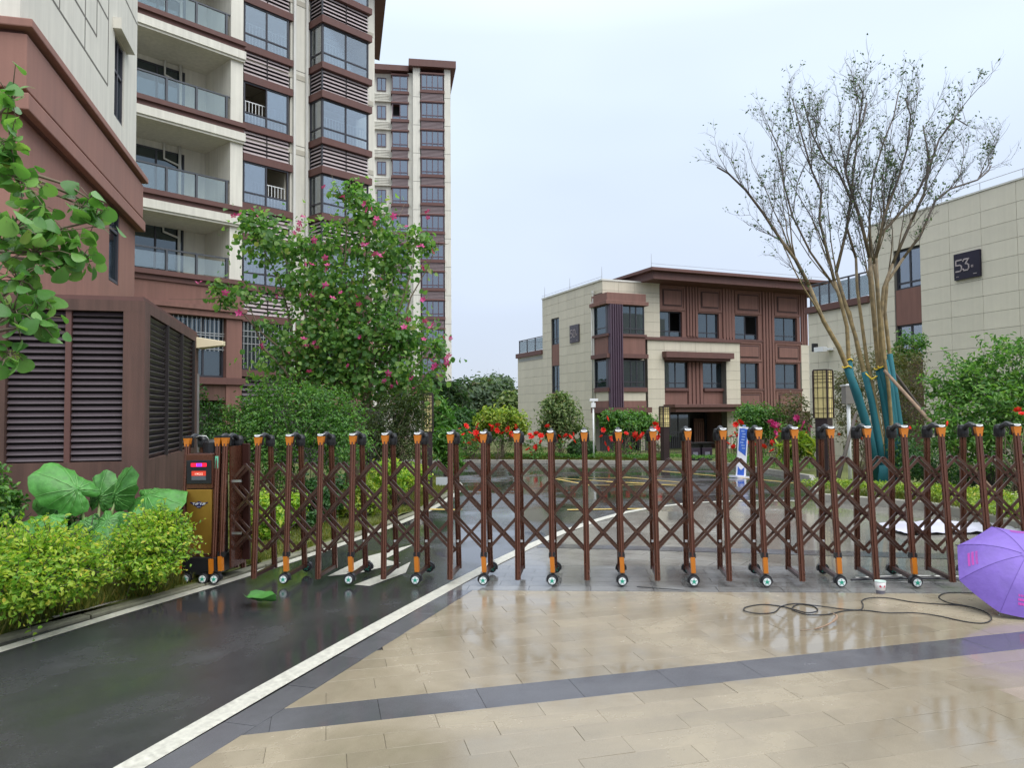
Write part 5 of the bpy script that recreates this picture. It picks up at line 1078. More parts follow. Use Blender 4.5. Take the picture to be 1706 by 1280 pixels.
# ---- the branch of heart-shaped leaves reaching in at the upper left
so_ = Vector((-4.6, 5.3, 0)); hb = thing('overhanging_tree', 'foreground tree whose heart-shaped leaves reach in at the left edge', 'tree', so_)
mb = MB().tube(wiggle((0, 0, -.3), (-.1, .1, 5.2), 8, .02), [.13, .12, .115, .105, .10, .09, .08, .06, .05], 9); part('trunk', mb, BARK, hb, True)
hm = MB(); n_ = 10; ang = np.linspace(0, 2*pi, 15)[:-1]
ring = [(.5*(1-.18*cos(a*1)-.0)*cos(a)+.42+(-.12 if abs(a-pi) < .3 else 0), .52*sin(a)*(1+.12*-cos(a)), .05*cos(2*a)-.06*abs(sin(a))) for a in ang]
hm.add([(.42, 0, .06)]+ring, [(0, i+1, (i+1) % 14+1) for i in range(14)]); hearts = hm.mesh('leaf', L_HEART, True)
clus = [(a,b,c,d,e,int(f*1.75)) for a,b,c,d,e,f in [(20,165,4.6,28,35,9),(18,235,4.5,26,38,12),(32,300,4.6,40,40,15),(60,345,4.7,34,34,12),(25,380,4.4,40,40,16),(60,420,4.6,44,36,18),(30,465,4.5,40,40,16),(95,440,4.75,28,24,8),(22,520,4.4,34,36,14),(60,540,4.5,34,34,11),(18,590,4.4,24,24,8),(120,405,4.8,28,32,9),(135,345,4.9,30,26,9),(150,330,4.9,24,18,5),(130,440,4.9,34,22,8),(165,365,5.0,14,30,4),(95,385,4.75,40,30,9),(70,500,4.6,22,28,6),(165,345,5.0,12,20,3)]]
bm_ = MB(); jn = [at(-60, 420, 4.7)-so_, at(-50, 250, 4.7)-so_, at(-50, 560, 4.6)-so_]
for j in jn: bm_.tube(wiggle((-.05, .05, max(j.z-.9, 1)), j, 4, .04), [.04, .036, .03, .026, .022], 6)
for (u, v, Y, rx, ry, n) in clus:
    c = at(u, v, Y)-so_; s = Y/F_PX; j = min(jn, key=lambda q: (q-c).length); pth = wiggle(j, c, 4, .05); bm_.tube(pth, [.018, .014, .011, .008, .005], 5)
    for _ in range(n):
        p = c+Vector((random.gauss(0, .55)*rx*s, random.gauss(0, .5)*rx*s*1.2, random.gauss(0, .55)*ry*s)); o = put('leaf', hearts, hb, p, (random.gauss(0, .55), random.uniform(.2, 1.25), random.uniform(0, 6.28)))
        k = random.choice((.06, .075, .085, .095, .11)); o.scale = (k, k, k); bm_.tube([c.lerp(p, .1), c.lerp(p, .6)+Vector((0, 0, .02)), p], [.004, .003, .002], 4)
part('branch', bm_, BARK, hb, True)
# ---- the half-bare multi-stemmed tree with teal-wrapped stems
Yt = 18.6; tb = G(1470, 806, .12); Yt = tb.y
ct = thing('bare_tree', 'tall sparse multi-stemmed tree with teal cloth wrapped stems and yellow straps', 'tree', tb)
def pp(u, v, d=0): return at(u, v, Yt+d)-tb
stems = [
 ([(1462,800),(1447,720),(1428,655),(1411,612),(1398,580),(1372,535),(1348,476),(1325,432),(1301,400),(1268,355),(1234,312),(1200,276),(1178,262)], -.6, .075, 3),
 ([(1462,802),(1440,700),(1420,640),(1414,600),(1411,545),(1400,500),(1390,468),(1378,419),(1364,366),(1366,317),(1347,268),(1328,200),(1306,122)], -.2, .06, 2),
 ([(1472,800),(1464,735),(1452,668),(1440,620),(1425,560),(1405,495),(1393,454),(1410,384),(1417,331),(1396,275),(1371,247),(1345,190),(1322,110)], .3, .062, 2),
 ([(1474,800),(1470,740),(1457,660),(1444,600),(1436,540),(1428,480),(1426,430),(1411,380),(1420,300),(1425,240),(1432,170),(1440,100),(1430,78)], .5, .05, None),
 ([(1478,800),(1482,720),(1472,660),(1464,615),(1457,540),(1450,470),(1449,430),(1434,366),(1424,338),(1407,270),(1416,210),(1440,160),(1447,120)], .0, .07, 4),
 ([(1484,800),(1487,720),(1478,650),(1470,612),(1466,540),(1461,470),(1456,440),(1468,390),(1498,358),(1530,324),(1552,276),(1557,240),(1552,170)], -.4, .066, 5),
 ([(1486,800),(1492,720),(1484,650),(1474,600),(1468,530),(1472,480),(1487,440),(1519,370),(1544,320),(1556,265),(1580,200),(1615,155),(1634,170)], .2, .06, 5),
 ([(1490,802),(1502,730),(1492,660),(1482,590),(1474,520),(1478,470),(1505,430),(1535,390),(1562,335),(1590,310),(1640,290),(1662,270),(1668,258)], .5, .055, 6),
 ([(1480,800),(1476,720),(1466,640),(1460,560),(1456,500),(1451,440),(1449,360),(1455,290),(1476,210),(1498,150),(1510,95)], .8, .05, None),
 ([(1484,800),(1486,720),(1480,640),(1470,580),(1464,500),(1460,430),(1473,360),(1500,290),(1520,220),(1530,150),(1522,110)], -.8, .045, None),
 ([(1470,800),(1460,730),(1446,650),(1430,590),(1416,520),(1385,470),(1350,420),(1318,360),(1300,300),(1290,230),(1262,170)], .9, .045, None)]
wood, wraps, twig, ties, limb = MB(), [], MB(), [], MB()
TW = []
def grow(mb, p, d, L, r, lev):
    pts = [p]; q = p.copy(); dd = d.copy(); k = 4
    for i in range(k):
        dd = (dd+Vector((random.gauss(0, .16), random.gauss(0, .16), random.gauss(.10, .10)))).normalized(); q = q+dd*(L/k); pts.append(q)
    mb.tube(pts, list(np.linspace(r, r*.35, k+1)), 4 if lev else 5, cap=False)
    if lev < 2:
        for i in range(1, k+1):
            for _ in range(2):
                if random.random() < (.88 if lev == 0 else .66):
                    a = random.uniform(0, 2*pi); o = dd.orthogonal().normalized(); o = Matrix.Rotation(a, 3, dd) @ o
                    grow(mb, pts[i], (dd*random.uniform(.6, 1.0)+o*random.uniform(.35, .8)).normalized(), L*random.uniform(.3, .52), r*.5, lev+1)
    if lev >= 1: TW.append((pts[-1], dd))
for path, dep, r0, wrap in stems:
    path = [(u if v > 400 else 1425+(u-1425)*(1-.16*(400-v)/330), v if v > 330 else 330-(330-v)*.76) for u, v in path]; m = len(path); P3 = [pp(u, v, dep*(i/(m-1))**1.2*1.6) for i, (u, v) in enumerate(path)]
    rr = [r0*(1-.86*(i/(m-1))**.8)+.006 for i in range(m)]
    kk = max(int(m*.48), 4); wood.tube(P3[:kk+1], rr[:kk+1], 8); limb.tube(P3[kk:], rr[kk:], 7)
    if wrap is not None:
        w_ = MB().tube([P3[0]+(P3[1]-P3[0])*.0]+P3[1:4], [q*1.22+.008 for q in rr[:4]], 9); wraps.append(w_)
        if path[0][0] in (1462, 1478, 1484): ties.append((P3[3], rr[3]))
    for q_ in range(4):
        i0 = random.randint(int(m*.45), int(m*.78)); b0 = P3[i0]; d = ((P3[min(i0+1, m-1)]-P3[i0-1]).normalized()+Vector((random.gauss(0, .22), random.gauss(0, .25), .30))).normalized(); L_ = random.uniform(1.6, 2.9)*(1 if i0 < m*.65 else .7); q = b0.copy(); pts = [q]
        for k in range(6): d = (d+Vector((random.gauss(0, .10), random.gauss(0, .10), .07))).normalized(); q = q+d*L_/6; pts.append(q)
        limb.tube(pts, list(np.linspace(max(rr[i0]*.5, .014), .005, 7)), 5)
        for k in range(2, 7):
            o = Vector(RNG.normal(size=3)); o = (o-d*o.dot(d)).normalized(); grow(twig, pts[k], (d*.9+o*.5+Vector((0, 0, .3))).normalized(), random.uniform(.4, .75), .006, 0 if k < 5 else 1)
    for i in range(int(m*.55), m):
        d = (P3[i]-P3[i-1]).normalized()
        for _ in range(2):
            if random.random() < .10: continue
            o = Vector(RNG.normal(size=3)); o = (o-d*o.dot(d)).normalized(); o.y *= .7
            grow(twig, P3[i].lerp(P3[i-1], random.random()), (d*.75+o*.6+Vector((0, 0, .25))).normalized(), random.uniform(.5, 1.0), min(rr[i]*.35+.002, .010), 0)
BARK_2 = two_tone_backlit_bark(); part('trunk', wood, BARK_2, ct, True); part('limb', limb, BARK_2, ct, True); part('twig', twig, BARK_D, ct)
for w_ in wraps: part('wrap', w_, TEAL, ct, True)
part('wrap', MB().tube([(0, 0, -.12), (.02, 0, .25), (0, 0, .42)], [.20, .19, .15], 12), TEAL, ct, True)
for p, r in ties: part('strap', MB().tube([p+Vector((cos(t)*(r+.035), sin(t)*(r+.035), .02*sin(3*t))) for t in np.linspace(0, 2*pi, 13)], .016, 5), YELLOWTIE, ct, True)
part('strap', MB().tube([pp(1442, 622, 0), pp(1452, 632, -.1), pp(1463, 626, 0), pp(1478, 612, .1)], .018, 5), YELLOWTIE, ct, True)
tp = np.array([np.array(p)+RNG.normal(size=3)*.05 for p, d in TW for _ in range(random.choice((0, 0, 0, 0, 0, 0, 0, 0, 1, 3)))])
leaves('leaf_spray', tp, RNG.normal(size=tp.shape)+np.array([0, 0, .5]), .068, L_BARE, ct, .5)
for name_, a, b, da, db, lab in (('prop_pole', (1474, 618), (1553, 706), -.35, -2.2, 'pale wooden prop leaning right against the teal wrapped stems'), ('prop_pole', (1486, 616), (1540, 690), .5, 1.0, 'dark wooden prop leaning right behind the wrapped stems'), ('prop_pole', (1426, 690), (1394, 806), -.2, -1.2, 'dark short prop standing left of the wrapped stems')):
    p, q = at(*a, Yt+da), at(*b, Yt+db); q2 = p+(q-p)*1.0
    if lab[:4] != 'dark' or 'right' in lab:
        d = q-p; k = (gz(q.x, q.y)+.1-p.z)/d.z; q2 = p+d*k
    o = part(name_, MB().tube([p, q2], [.035, .045], 7), WOOD if lab[0] == 'p' else BARK_D, None, True); tag(o, lab, 'tree prop')
# ---- right-hand bushy tree, olive tree behind, hedges
shrub('bushy_tree', 'bushy bright green tree at the right picture edge', 'tree', [(1640,690,14.0,70,56,.9,1.2),(1600,640,14.4,46,36,.9,1),(1680,610,14.2,50,46,.9,1),(1580,720,14.0,36,40,.9,.9),(1720,680,14,50,70,.9,1),(1650,750,13.8,70,36,.9,.9),(1568,660,14.4,24,14,.8,.6)], 7500, .095, L_RIGHT, aspect=.42, foot=base(1650, 14.2), spread=.24, shoots=260, shoot=.45)
shrub('olive_tree', 'brownish green tree between the bare tree and the wall of villa 53', 'tree', [(1455,640,24,52,52,.9,1),(1505,620,24.4,32,42,.9,1),(1520,680,24.2,28,42,.9,.9),(1410,660,24,24,48,.9,.7),(1420,720,23.6,30,34,.9,.7)], 6500, .11, L_OLIVE, aspect=.3, foot=base(1460, 24.2), stems=8)
shrub('leafy_shrub', 'green shrub below the brownish tree left of villa 53', 'shrub', [(1520,575,26.5,26,22,.9,.8),(1490,600,26.5,24,22,.9,.8)], 1800, .11, L_SHRUB, foot=base(1505, 26.5))
def hedge(label, pts, h, wd, n, mat, size=.05):
    o = Vector((pts[0][0], pts[0][1], gz(*pts[0])+.1)); t = thing('low_hedge', label, 'hedge', o); P = []
    seg = [(Vector((*a, 0)), Vector((*b, 0))) for a, b in zip(pts, pts[1:])]; tot = sum((b-a).length for a, b in seg)
    for a, b in seg:
        k = int(n*(b-a).length/tot); tt = RNG.random(k); d = (b-a).normalized(); nn = Vector((-d.y, d.x, 0))
        s = RNG.uniform(-.5, .5, k); hh = h*(1-1.3*np.abs(s)**2.5)*RNG.uniform(.55, 1.0, k)
        for i in range(k):
            q = a.lerp(b, tt[i])+nn*(s[i]*wd); P.append((q.x-o.x, q.y-o.y, gz(q.x, q.y)+.1+hh[i]*(.9+.15*sin(q.x*3.1+q.y*2))-o.z))
    P = np.array(P); leaves('foliage', P, RNG.normal(size=P.shape)*.6+np.array([0, 0, 1]), size, mat, t, .5)
def shift(pts, dx, dy): return [(p[0]+dx, p[1]+dy) for p in pts]
hedge('clipped low hedge on the far kerb in front of the villa with plate 50', shift(FK[1:5]+[FK[5]], 0, .7), .34, .9, 9000, L_SHRUB, .07)
hedge('low dark green hedge on the lantern island kerb', shift(FK[5:], .25, .7), .4, .9, 5200, L_SHRUB, .06)
hedge('low mixed hedge along the island kerb beside the right part of the gate', shift(IK[:6], .2, .75), .34, .9, 6500, L_LIME, .055)
shrub('leafy_shrub', 'dark green shrub beneath the bushy right-hand tree', 'shrub', [(1560,775,16,60,30,.9,1),(1640,800,14.6,60,26,.9,1),(1520,760,17,36,36,.9,.8)], 4200, .08, L_DARK)
shrub('spiky_plant', 'light green spiky plant beside the dark lantern post', 'plant', [(1330,745,24,26,20,.9,1)], 700, .28, L_LIME, aspect=.15)
# ---- round trees and flowering bushes in front of the villa with plate 50
def topiary(name, label, blobs, n, size, mat, foot, th, trunk=.09, cat='tree', **k):
    t, r = shrub(name, label, cat, blobs, n, size, mat, foot=foot, stems=2, **k); c = np.mean([b[:3] for b in r], axis=0)
    part('trunk', MB().tube(wiggle((0, 0, -.2), (c[0], c[1], c[2]*.9), 4, .02), [trunk, trunk*.9, trunk*.75, trunk*.6, trunk*.4], 8), BARK, t, True); return t
topiary('round_tree', 'egg-shaped grey-green tree before the left wall of villa 50', [(933,692,36.6,32,32,.9,1.2),(930,670,36.6,24,18,.9,1),(940,715,36.6,36,16,.9,.8),(915,716,36.6,20,16,.9,.7)], 6500, .15, L_ROUND, base(934, 36.6), 3)
topiary('round_tree', 'flat-crowned yellow-green tree left of villa 50', [(835,703,36.2,42,20,.9,1.2),(815,700,36.2,22,12,.9,.8),(858,712,36.2,24,12,.9,.8)], 4500, .17, L_LIME, base(838, 36.2), 3)
topiary('round_tree', 'spreading light green tree before the corner bay of villa 50', [(1045,705,36.4,40,20,.9,1.2),(1020,698,36.4,22,14,.9,.8),(1072,705,36.4,24,18,.9,.8)], 4500, .15, L_SHRUB, base(1047, 36.4), 3)
topiary('round_tree', 'light green tree before the right side of villa 50', [(1265,700,34,40,28,.9,1.1),(1240,690,34,22,14,.9,.8),(1290,715,34,24,28,.9,.8)], 4500, .14, L_SHRUB, base(1268, 34), 3)
shrub('twiggy_shrub', 'dark twiggy shrub before the last upper window column of villa 50', 'shrub', [(1322,690,33,28,36,.9,1)], 1200, .12, L_OLIVE, stems=16, foot=base(1322, 33))
ball = thing('clipped_ball_shrub', 'clipped dark green ball shrub beside the white pole', 'shrub', base(968, 35.9)); P = RNG.normal(size=(3800, 3)); P /= np.linalg.norm(P, axis=1, keepdims=True); NN = P.copy(); rad = 24*35.9/F_PX
P = P*rad*RNG.uniform(.88, 1.02, (3800, 1)); P[:, 2] = P[:, 2]*.8+rad*.62; leaves('foliage', P, NN+RNG.normal(size=P.shape)*.35, .09, L_DARK, ball, .5)
part('core', MB().lathe([(0, 0), (rad*.8, rad*.2), (rad*.85, rad*.6), (rad*.6, rad*1.1), (0, rad*1.3)], 12), BARK_D, ball)
def rose(label, px, Y, pts, n=420, size=.10, mat=L_SHRUB, pm=RED_P, sz=.165, blob=None):
    us = [p[0] for p in pts]; vs_ = [p[1] for p in pts]; mu, mv = (min(us)+max(us))/2, (min(vs_)+max(vs_))/2
    ft_ = base(px, Y); t, r = shrub('flowering_bush', label, 'flowering bush', blob or [(mu, mv+12, Y, (max(us)-min(us))/2+6, (max(vs_)-min(vs_))/2+6, .8, 1)], n, size, mat, stems=18, foot=ft_, stem_mat=BARK, group=None)
    flowers(t, [at(u, v, Y-.25+random.uniform(-.2, .2))-ft_ for u, v in pts], sz, pm, 7, 3)
rose('red flowering bush left of the flat-crowned yellow-green tree', 790, 35.8, [(776,711),(766,716),(797,710),(782,722),(794,731),(799,733),(774,740),(782,740),(797,746),(793,722),(789,736),(803,728),(770,726)], 700)
rose('red flowering bush under the flat-crowned yellow-green tree', 830, 35.7, [(817,711),(822,714),(829,709),(828,718),(838,723),(851,724),(856,726),(862,711),(847,716)], 320)
rose('red flowering bush between the two round-crowned trees', 884, 35.7, [(883,725),(893,723),(901,727),(874,734),(902,737),(880,750),(893,745),(886,730),(895,749),(884,757)], 360)
rose('red flowering bush under the egg-shaped tree', 930, 35.9, [(912,711),(914,724),(924,730),(931,728),(943,727),(954,724),(950,729),(938,738),(956,736),(919,727)], 260)
rose('red flowering bush under the spreading tree at the villa corner', 1030, 35.6, [(1011,698),(1005,717),(1018,729),(1022,731),(1002,728),(1007,740),(1012,748),(1043,723),(1038,736),(1049,746),(1059,725),(1066,730),(1063,733),(1071,725),(1086,721)], 420)
rose('red flowering bush beside the small lantern', 1098, 35.5, [(1092,708),(1097,714),(1106,718),(1093,732),(1098,729),(1107,731),(1100,722),(1088,716)], 260)
rose('red flowering bush beside the blue banner', 1225, 33, [(1226,708),(1233,705),(1225,725),(1213,740),(1222,745),(1244,738),(1255,731),(1230,727),(1218,728)], 300)
rose('red flowering bush before the right villa windows', 1290, 32, [(1285,738),(1272,745),(1287,752),(1299,741),(1300,718),(1345,724),(1338,737),(1262,740),(1295,730),(1310,735)], 420)
rose('deep pink flowering bush left of the tall lantern', 1320, 31, [(1290,708),(1287,712),(1296,711),(1291,722),(1328,697),(1330,700),(1338,712),(1346,716),(1335,719),(1341,706),(1350,712),(1284,704)], 420, pm=PINK, sz=.16)
rose('red flowering bush behind the teal wrapped stems', 1430, 24, [(1422,702),(1456,701),(1398,725),(1432,730),(1518,713),(1577,708),(1444,716)], 200, sz=.11)
rose('red flowering bush in front of the right-hand tree', 1695, 13.2, [(1696,684),(1702,690),(1580,706)], 60, size=.06, sz=.07, blob=[(1690,720,13.2,25,30,.8,1)])
# ---- trees beyond the road bend
def bgtree(label, blobs, n, size, mat, foot, th=.16, name='distant_tree'):
    return topiary(name, label, blobs, n, size, mat, foot, 3, th, spread=.22)
bgtree('dense dark tree beyond the road left of villa 50', [(800,670,62,52,34,.9,1.2),(770,665,62,34,30,.9,1),(830,668,63,28,36,.9,1),(790,700,62,50,30,.9,1)], 6500, .42, L_FAR, base(800, 62))
bgtree('loose-crowned taller tree behind the dense dark tree', [(828,640,72,30,16,.9,1),(845,655,72,20,22,.9,.7),(815,650,72,22,16,.9,.7)], 1600, .38, L_FAR, base(832, 72))
bgtree('light green tree beside the left wall of villa 50', [(852,672,58,18,18,.9,1),(846,690,58,22,22,.9,1)], 1800, .36, L_ROUND, base(850, 58))
pf = base(742, 50); palm = thing('palm_tree', 'palm tree with drooping fronds at the foot of the distant tower', 'tree', pf)
ph_ = at(744, 655, 50)-pf; part('trunk', MB().tube([(0, 0, -.3), (.05, 0, ph_.z*.5), ph_], [.3, .24, .2], 9), BARK, palm, True)
FL = []; FN = []; rach = MB()
for i in range(34):
    a = random.uniform(0, 6.28); el = random.uniform(-.5, 1.25); L = random.uniform(1.3, 1.9); prev = ph_.copy(); d = Vector((cos(a)*cos(el), sin(a)*cos(el), sin(el))); pts = [prev]
    for k in range(7):
        d = (d+Vector((0, 0, -.17))).normalized(); prev = prev+d*(L/7); pts.append(prev)
        for _ in range(5): FL.append(np.array(prev)+RNG.normal(size=3)*.10); FN.append(np.array((-d.z*cos(a), -d.z*sin(a), .8))+RNG.normal(size=3)*.5)
    rach.tube(pts, list(np.linspace(.03, .008, 8)), 4)
leaves('frond', np.array(FL), np.array(FN), .5, leafmat('palm_leaf', (.02, .05, .02), (.035, .08, .03), (.06, .11, .04)), palm, .14, droop=1.2); part('frond_rib', rach, BARK_D, palm)
bgtree('dark shrubby tree at the road bend right of the palm', [(770,705,46,34,22,.9,1),(795,715,46,34,18,.9,1),(755,730,44,22,24,.9,.8)], 3200, .24, L_DARK, base(775, 46), .1, 'shrubby_tree')
# ---- grass
def grass(name, n, fn, size, mat):
    P = fn(n); a = RNG.uniform(0, 2*pi, len(P)); h = size*RNG.uniform(.5, 1.4, len(P)); w_ = .006+.004*RNG.random(len(P)); ln_ = RNG.uniform(.1, .7, len(P))*h; b = RNG.uniform(0, 2*pi, len(P))
    V = np.empty((len(P), 3, 3)); V[:, 0] = P+np.stack([np.cos(a)*w_, np.sin(a)*w_, 0*a], 1); V[:, 1] = P-np.stack([np.cos(a)*w_, np.sin(a)*w_, 0*a], 1); V[:, 2] = P+np.stack([np.cos(b)*ln_, np.sin(b)*ln_, h], 1)
    o = put(name, mesh_np(name, V.reshape(-1, 3), np.arange(len(P)*3).reshape(-1, 3), mat)); o['kind'] = 'stuff'; return o
bf = bank(.10, .0, .45); wx = [p[1] for p in LW]; wxx = [p[0] for p in LW]
def left_pts(n):
    y = RNG.uniform(3.6, 26, n)**1.0; e = RNG.random(n)**1.6*2.6; xe = np.interp(y, wx[:12], wxx[:12]); x = xe-.30-e; return np.array([(a, b, gz(a, b)+bf(a, b)-.0) for a, b in zip(x, y)])
grass('grass', 60000, left_pts, .055, L_GRASS)
def edge_pts(n):
    y = RNG.uniform(4.0, 9.0, n); e = RNG.random(n)**1.3*.75+.04*np.sin(y*9); xe = np.interp(y, wx[:12], wxx[:12]); x = xe-.29-e; return np.array([(a, b, gz(a, b)+bf(a, b)) for a, b in zip(x, y)])
grass('grass', 26000, edge_pts, .10, L_GRASS)
def far_pts(n):
    o = []; fx_ = [p[0] for p in FK[1:]]+[p[0] for p in IK[1:5]]; fy_ = [p[1] for p in FK[1:]]+[p[1] for p in IK[1:5]]
    x = RNG.uniform(-4, 11, n); y = np.interp(x, fx_, fy_)+.25+RNG.random(n)**1.5*4; return np.array([(a, b, gz(a, b)+.11) for a, b in zip(x, y)])
grass('grass', 45000, far_pts, .10, L_GRASS)
# ================================================================== SMALLER THINGS
LANT = M('warm_lantern_panel', (.80, .66, .30), .5, .06); LANT_F = M('dark_bronze_metal', (.035, .02, .022), .45, .15)
def lantern(label, px, Y, py0, py1, rot, wd):
    z1, z0 = at(px, py0, Y).z, at(px, py1, Y).z; b = base(px, Y, .08); t = thing('garden_lantern', label, 'lantern', b, rot, 'square lanterns with yellow lattice panels'); h1, h0 = z1-b.z, z0-b.z; w_ = wd/2
    part('post', B(-w_*.9, w_*.9, -w_*.9, w_*.9, -.3, h0), LANT_F, t, bevel=.006); H = h1-h0
    part('light_panel', B(-w_+.012, w_-.012, -w_+.012, w_-.012, h0+.001, h1-.03), LANT, t)
    f = MB().box(-w_-.004, w_+.004, -w_-.004, w_+.004, h1-.03, h1)
    for sx in (-1, 1):
        for sy in (-1, 1): f.box(sx*w_-.02, sx*w_+.02, sy*w_-.02, sy*w_+.02, h0, h1-.031)
    lv = [0, .10, .195, .41, .62, .73, .80, .86, .93]
    for v in lv:
        z = h0+H*v+.01; th = .0055 if Y < 25 else .009
        f.box(-w_, w_, -w_-.004, -w_+.006, z-th, z+th).box(-w_, w_, w_-.006, w_+.004, z-th, z+th).box(-w_-.004, -w_+.006, -w_, w_, z-th+.001, z+th-.001).box(w_-.006, w_+.004, -w_, w_, z-th+.001, z+th-.001)
    for c in (-.12, .12): 
        x = c*wd*1.6
        f.box(x-.006, x+.006, -w_-.003, -w_+.004, h0, h1-.03).box(x-.006, x+.006, w_-.004, w_+.003, h0, h1-.03).box(-w_-.003, -w_+.004, x-.006, x+.006, h0, h1-.03).box(w_-.004, w_+.003, x-.006, x+.006, h0, h1-.03)
    part('lattice_frame', f, LANT_F, t)
lantern('tall square lantern standing left of the teal wrapped tree', 1371.5, 20.4, 616, 697, .78, .37)
lantern('square lantern at the left road side beyond the gate', 713, 16.6, 655, 720, .12, .20)
lantern('small square lantern before the entrance of villa 50', 1106.5, 33.6, 677, 712, .4, .32)
lantern('far square lantern half hidden beside the palm trunk', 742, 31, 688, 714, .1, .22)
# --- white camera poles
def pole(label, px, Y, py0, parts):
    b = base(px, Y, .05); zt_ = at(px, py0, Y).z-b.z; t = thing('camera_pole', label, 'pole', b); part('pole', MB().tube([(0, 0, -.2), (0, 0, zt_)], .045 if Y < 30 else .038, 10), WHITE, t, True)
    for n, mb, m in parts(zt_): part(n, mb, m, t)
pole('slim white camera pole at the corner of villa 50', 988, 35.2, 668, lambda z: [('camera', MB().box(-.16, .22, -.06, .06, z-.02, z+.1), WHITE), ('mount', B(-.1, .1, -.1, .1, z-.3, z-.1), WHITE)])
pole('white pole with grey box left of the teal wrapped stems', 1413, 19.2, 640, lambda z: [('control_box', B(-.12, .14, -.15, .12, z-.50, z-.05), M('grey_control_box', (.22, .20, .18), .6)), ('lid', B(-.14, .16, -.17, .14, z-.05, z-.02), WHITE)])
pole('short white pole beyond the road bend', 739, 38, 672, lambda z: [('arm', B(-.5, .1, -.05, .05, z-.1, z), WHITE)])
# --- bins, banner board, small plate in the lawn
b = base(1163, 34.2, .0); bins = thing('litter_bin', 'dark twin litter bin at the kerb before the villa entrance', 'bin', b, .3)
for s_ in (-.3, .3):
    bo = part('bin_body', B(s_-.26, s_+.26, -.2, .2, .08, .68), M('plum_bin', (.04, .025, .045), .5), bins, bevel=.02); part('bin_mouth', B(s_-.22, s_+.22, -.19, .19, .681, .84), BLACK, bins); part('door_badge', B(s_-.12, s_+.12, -.206, -.2, .28, .5), M('grey_bin_print', (.2, .2, .25), .5), bo)
part('roof', MB().box(-.62, .62, -.26, .26, .86, .92).box(-.03, .03, -.05, .05, .1, .86), BLACK, bins)
for s_ in (-.5, .5): part('foot', B(s_-.05, s_+.05, -.15, .15, -.1, .08), BLACK, bins)
b = G(1234, 795, .0); ban = thing('banner_board', 'narrow blue and white standing banner board at the island kerb', 'sign', b, .35); ban.rotation_euler = (0, .09, .35); H = at(1238, 711, b.y).z-b.z; wd = .17
BLUE_P = M('blue_print', (.03, .11, .52), .4, .25, 6); BLUE_L = M('light_blue_print', (.28, .40, .72), .4, .25, 8); WH_P = M('white_print', (.72, .72, .80), .4, .08)
part('board', B(-wd, wd, -.015, .015, .03, H), WH_P, ban); part('base', B(-wd-.1, wd+.1, -.2, .2, -.03, .03), WH_P, ban)
pr = MB().add([(-wd+.02, -.019, H*.52), (wd-.05, -.019, H*.42), (wd-.03, -.019, H-.06), (-wd+.02, -.019, H-.06)], [(0, 1, 2, 3)]); pr.add([(x, -.016, z) for x, y, z in pr.v[:4]], [(0, 3, 2, 1)]); part('printed_area', pr, BLUE_P, ban)
part('printed_arrow', MB().add([(-wd+.03, -.019, .05), (wd-.07, -.019, .05), (wd-.07, -.019, .30), (-.02, -.019, .20), (-wd+.03, -.019, .32)], [(0, 1, 2, 3, 4)]), BLUE_P, ban)
for i in range(9): z = H*.56+i*.085; x = random.uniform(-.06, .03); part('printed_line', B(x-.05, x+.07, -.021, -.0195, z, z+.035), BLUE_L, ban)
b = G(737, 810, .06); o = part('lawn_plate', MB().box(-.16, .16, -.015, .015, 0, .22), M('pale_grey_plate', (.55, .58, .62), .4), None); o.location = b; tag(o, 'small pale plate standing in the lawn at the road edge', 'sign')
# --- railings before villa 50
def railing(label, p, q, h, n):
    p, q = Vector(p), Vector(q); t = thing('garden_railing', label, 'railing', p); d = q-p; mb = MB().obox((0, 0, h), d+Vector((0, 0, h)), .04, .04).obox((0, 0, .12), d+Vector((0, 0, .12)), .03, .03); part('rail', mb, FRAME, t)
    mb = MB()
    for i in range(n+1): c = d*(i/n); mb.box(c.x-.012, c.x+.012, c.y-.012, c.y+.012, c.z+.1, c.z+h)
    part('bars', mb, FRAME, t, stuff=True)
railing('dark garden railing below the corner bay of villa 50', base(1003, 39.6, .1), base(1095, 39.2, .1), .95, 22)
railing('dark garden railing left of the villa entrance', base(1116, 38.6, .1), base(1150, 38.9, .1), 1.15, 10)
railing('dark garden railing right of the villa entrance', base(1207, 37.5, .1), base(1345, 38.2, .1), .95, 30)
# --- fallen leaf, twig, rods, cable, cup, sheet, stone
p = G(437, 1006); lf = MB(); nu = 9; V = []
for i in range(nu):
    u = i/(nu-1)
    for j in range(7): v = j/6*2-1; w_ = .165*sin(pi*min(u*.9+.1, 1))**.7; V.append(((u-.5)*.30, v*w_/2, .012+.05*v*v*(1 if v < 0 else .5)+.03*(u-.5)**2+(.006*sin(u*14+v*6))))
lf.add(V, [(i*7+j, (i+1)*7+j, (i+1)*7+j+1, i*7+j+1) for i in range(nu-1) for j in range(6)]); o = part('fallen_leaf', lf, L_BIG, None, True); o.location = p; o.rotation_euler = (.25, 0, -.5); o.scale = (1.25, 1.25, 1.3); o.location.z += .02; tag(o, 'single large green leaf fallen on the wet asphalt', 'leaf')
def gpath(pts, r, lift=0): return [Vector(G(u, v))+Vector((0, 0, r+lift)) for u, v in pts]
def smooth_path(P, n=6):
    o = []
    for i in range(len(P)-1):
        a, b_, c, d = P[max(i-1, 0)], P[i], P[i+1], P[min(i+2, len(P)-1)]
        for k in range(n): t = k/n; o.append(.5*((2*b_)+(c-a)*t+(2*a-5*b_+4*c-d)*t*t+(3*b_-a-3*c+d)*t**3))
    return o+[P[-1]]
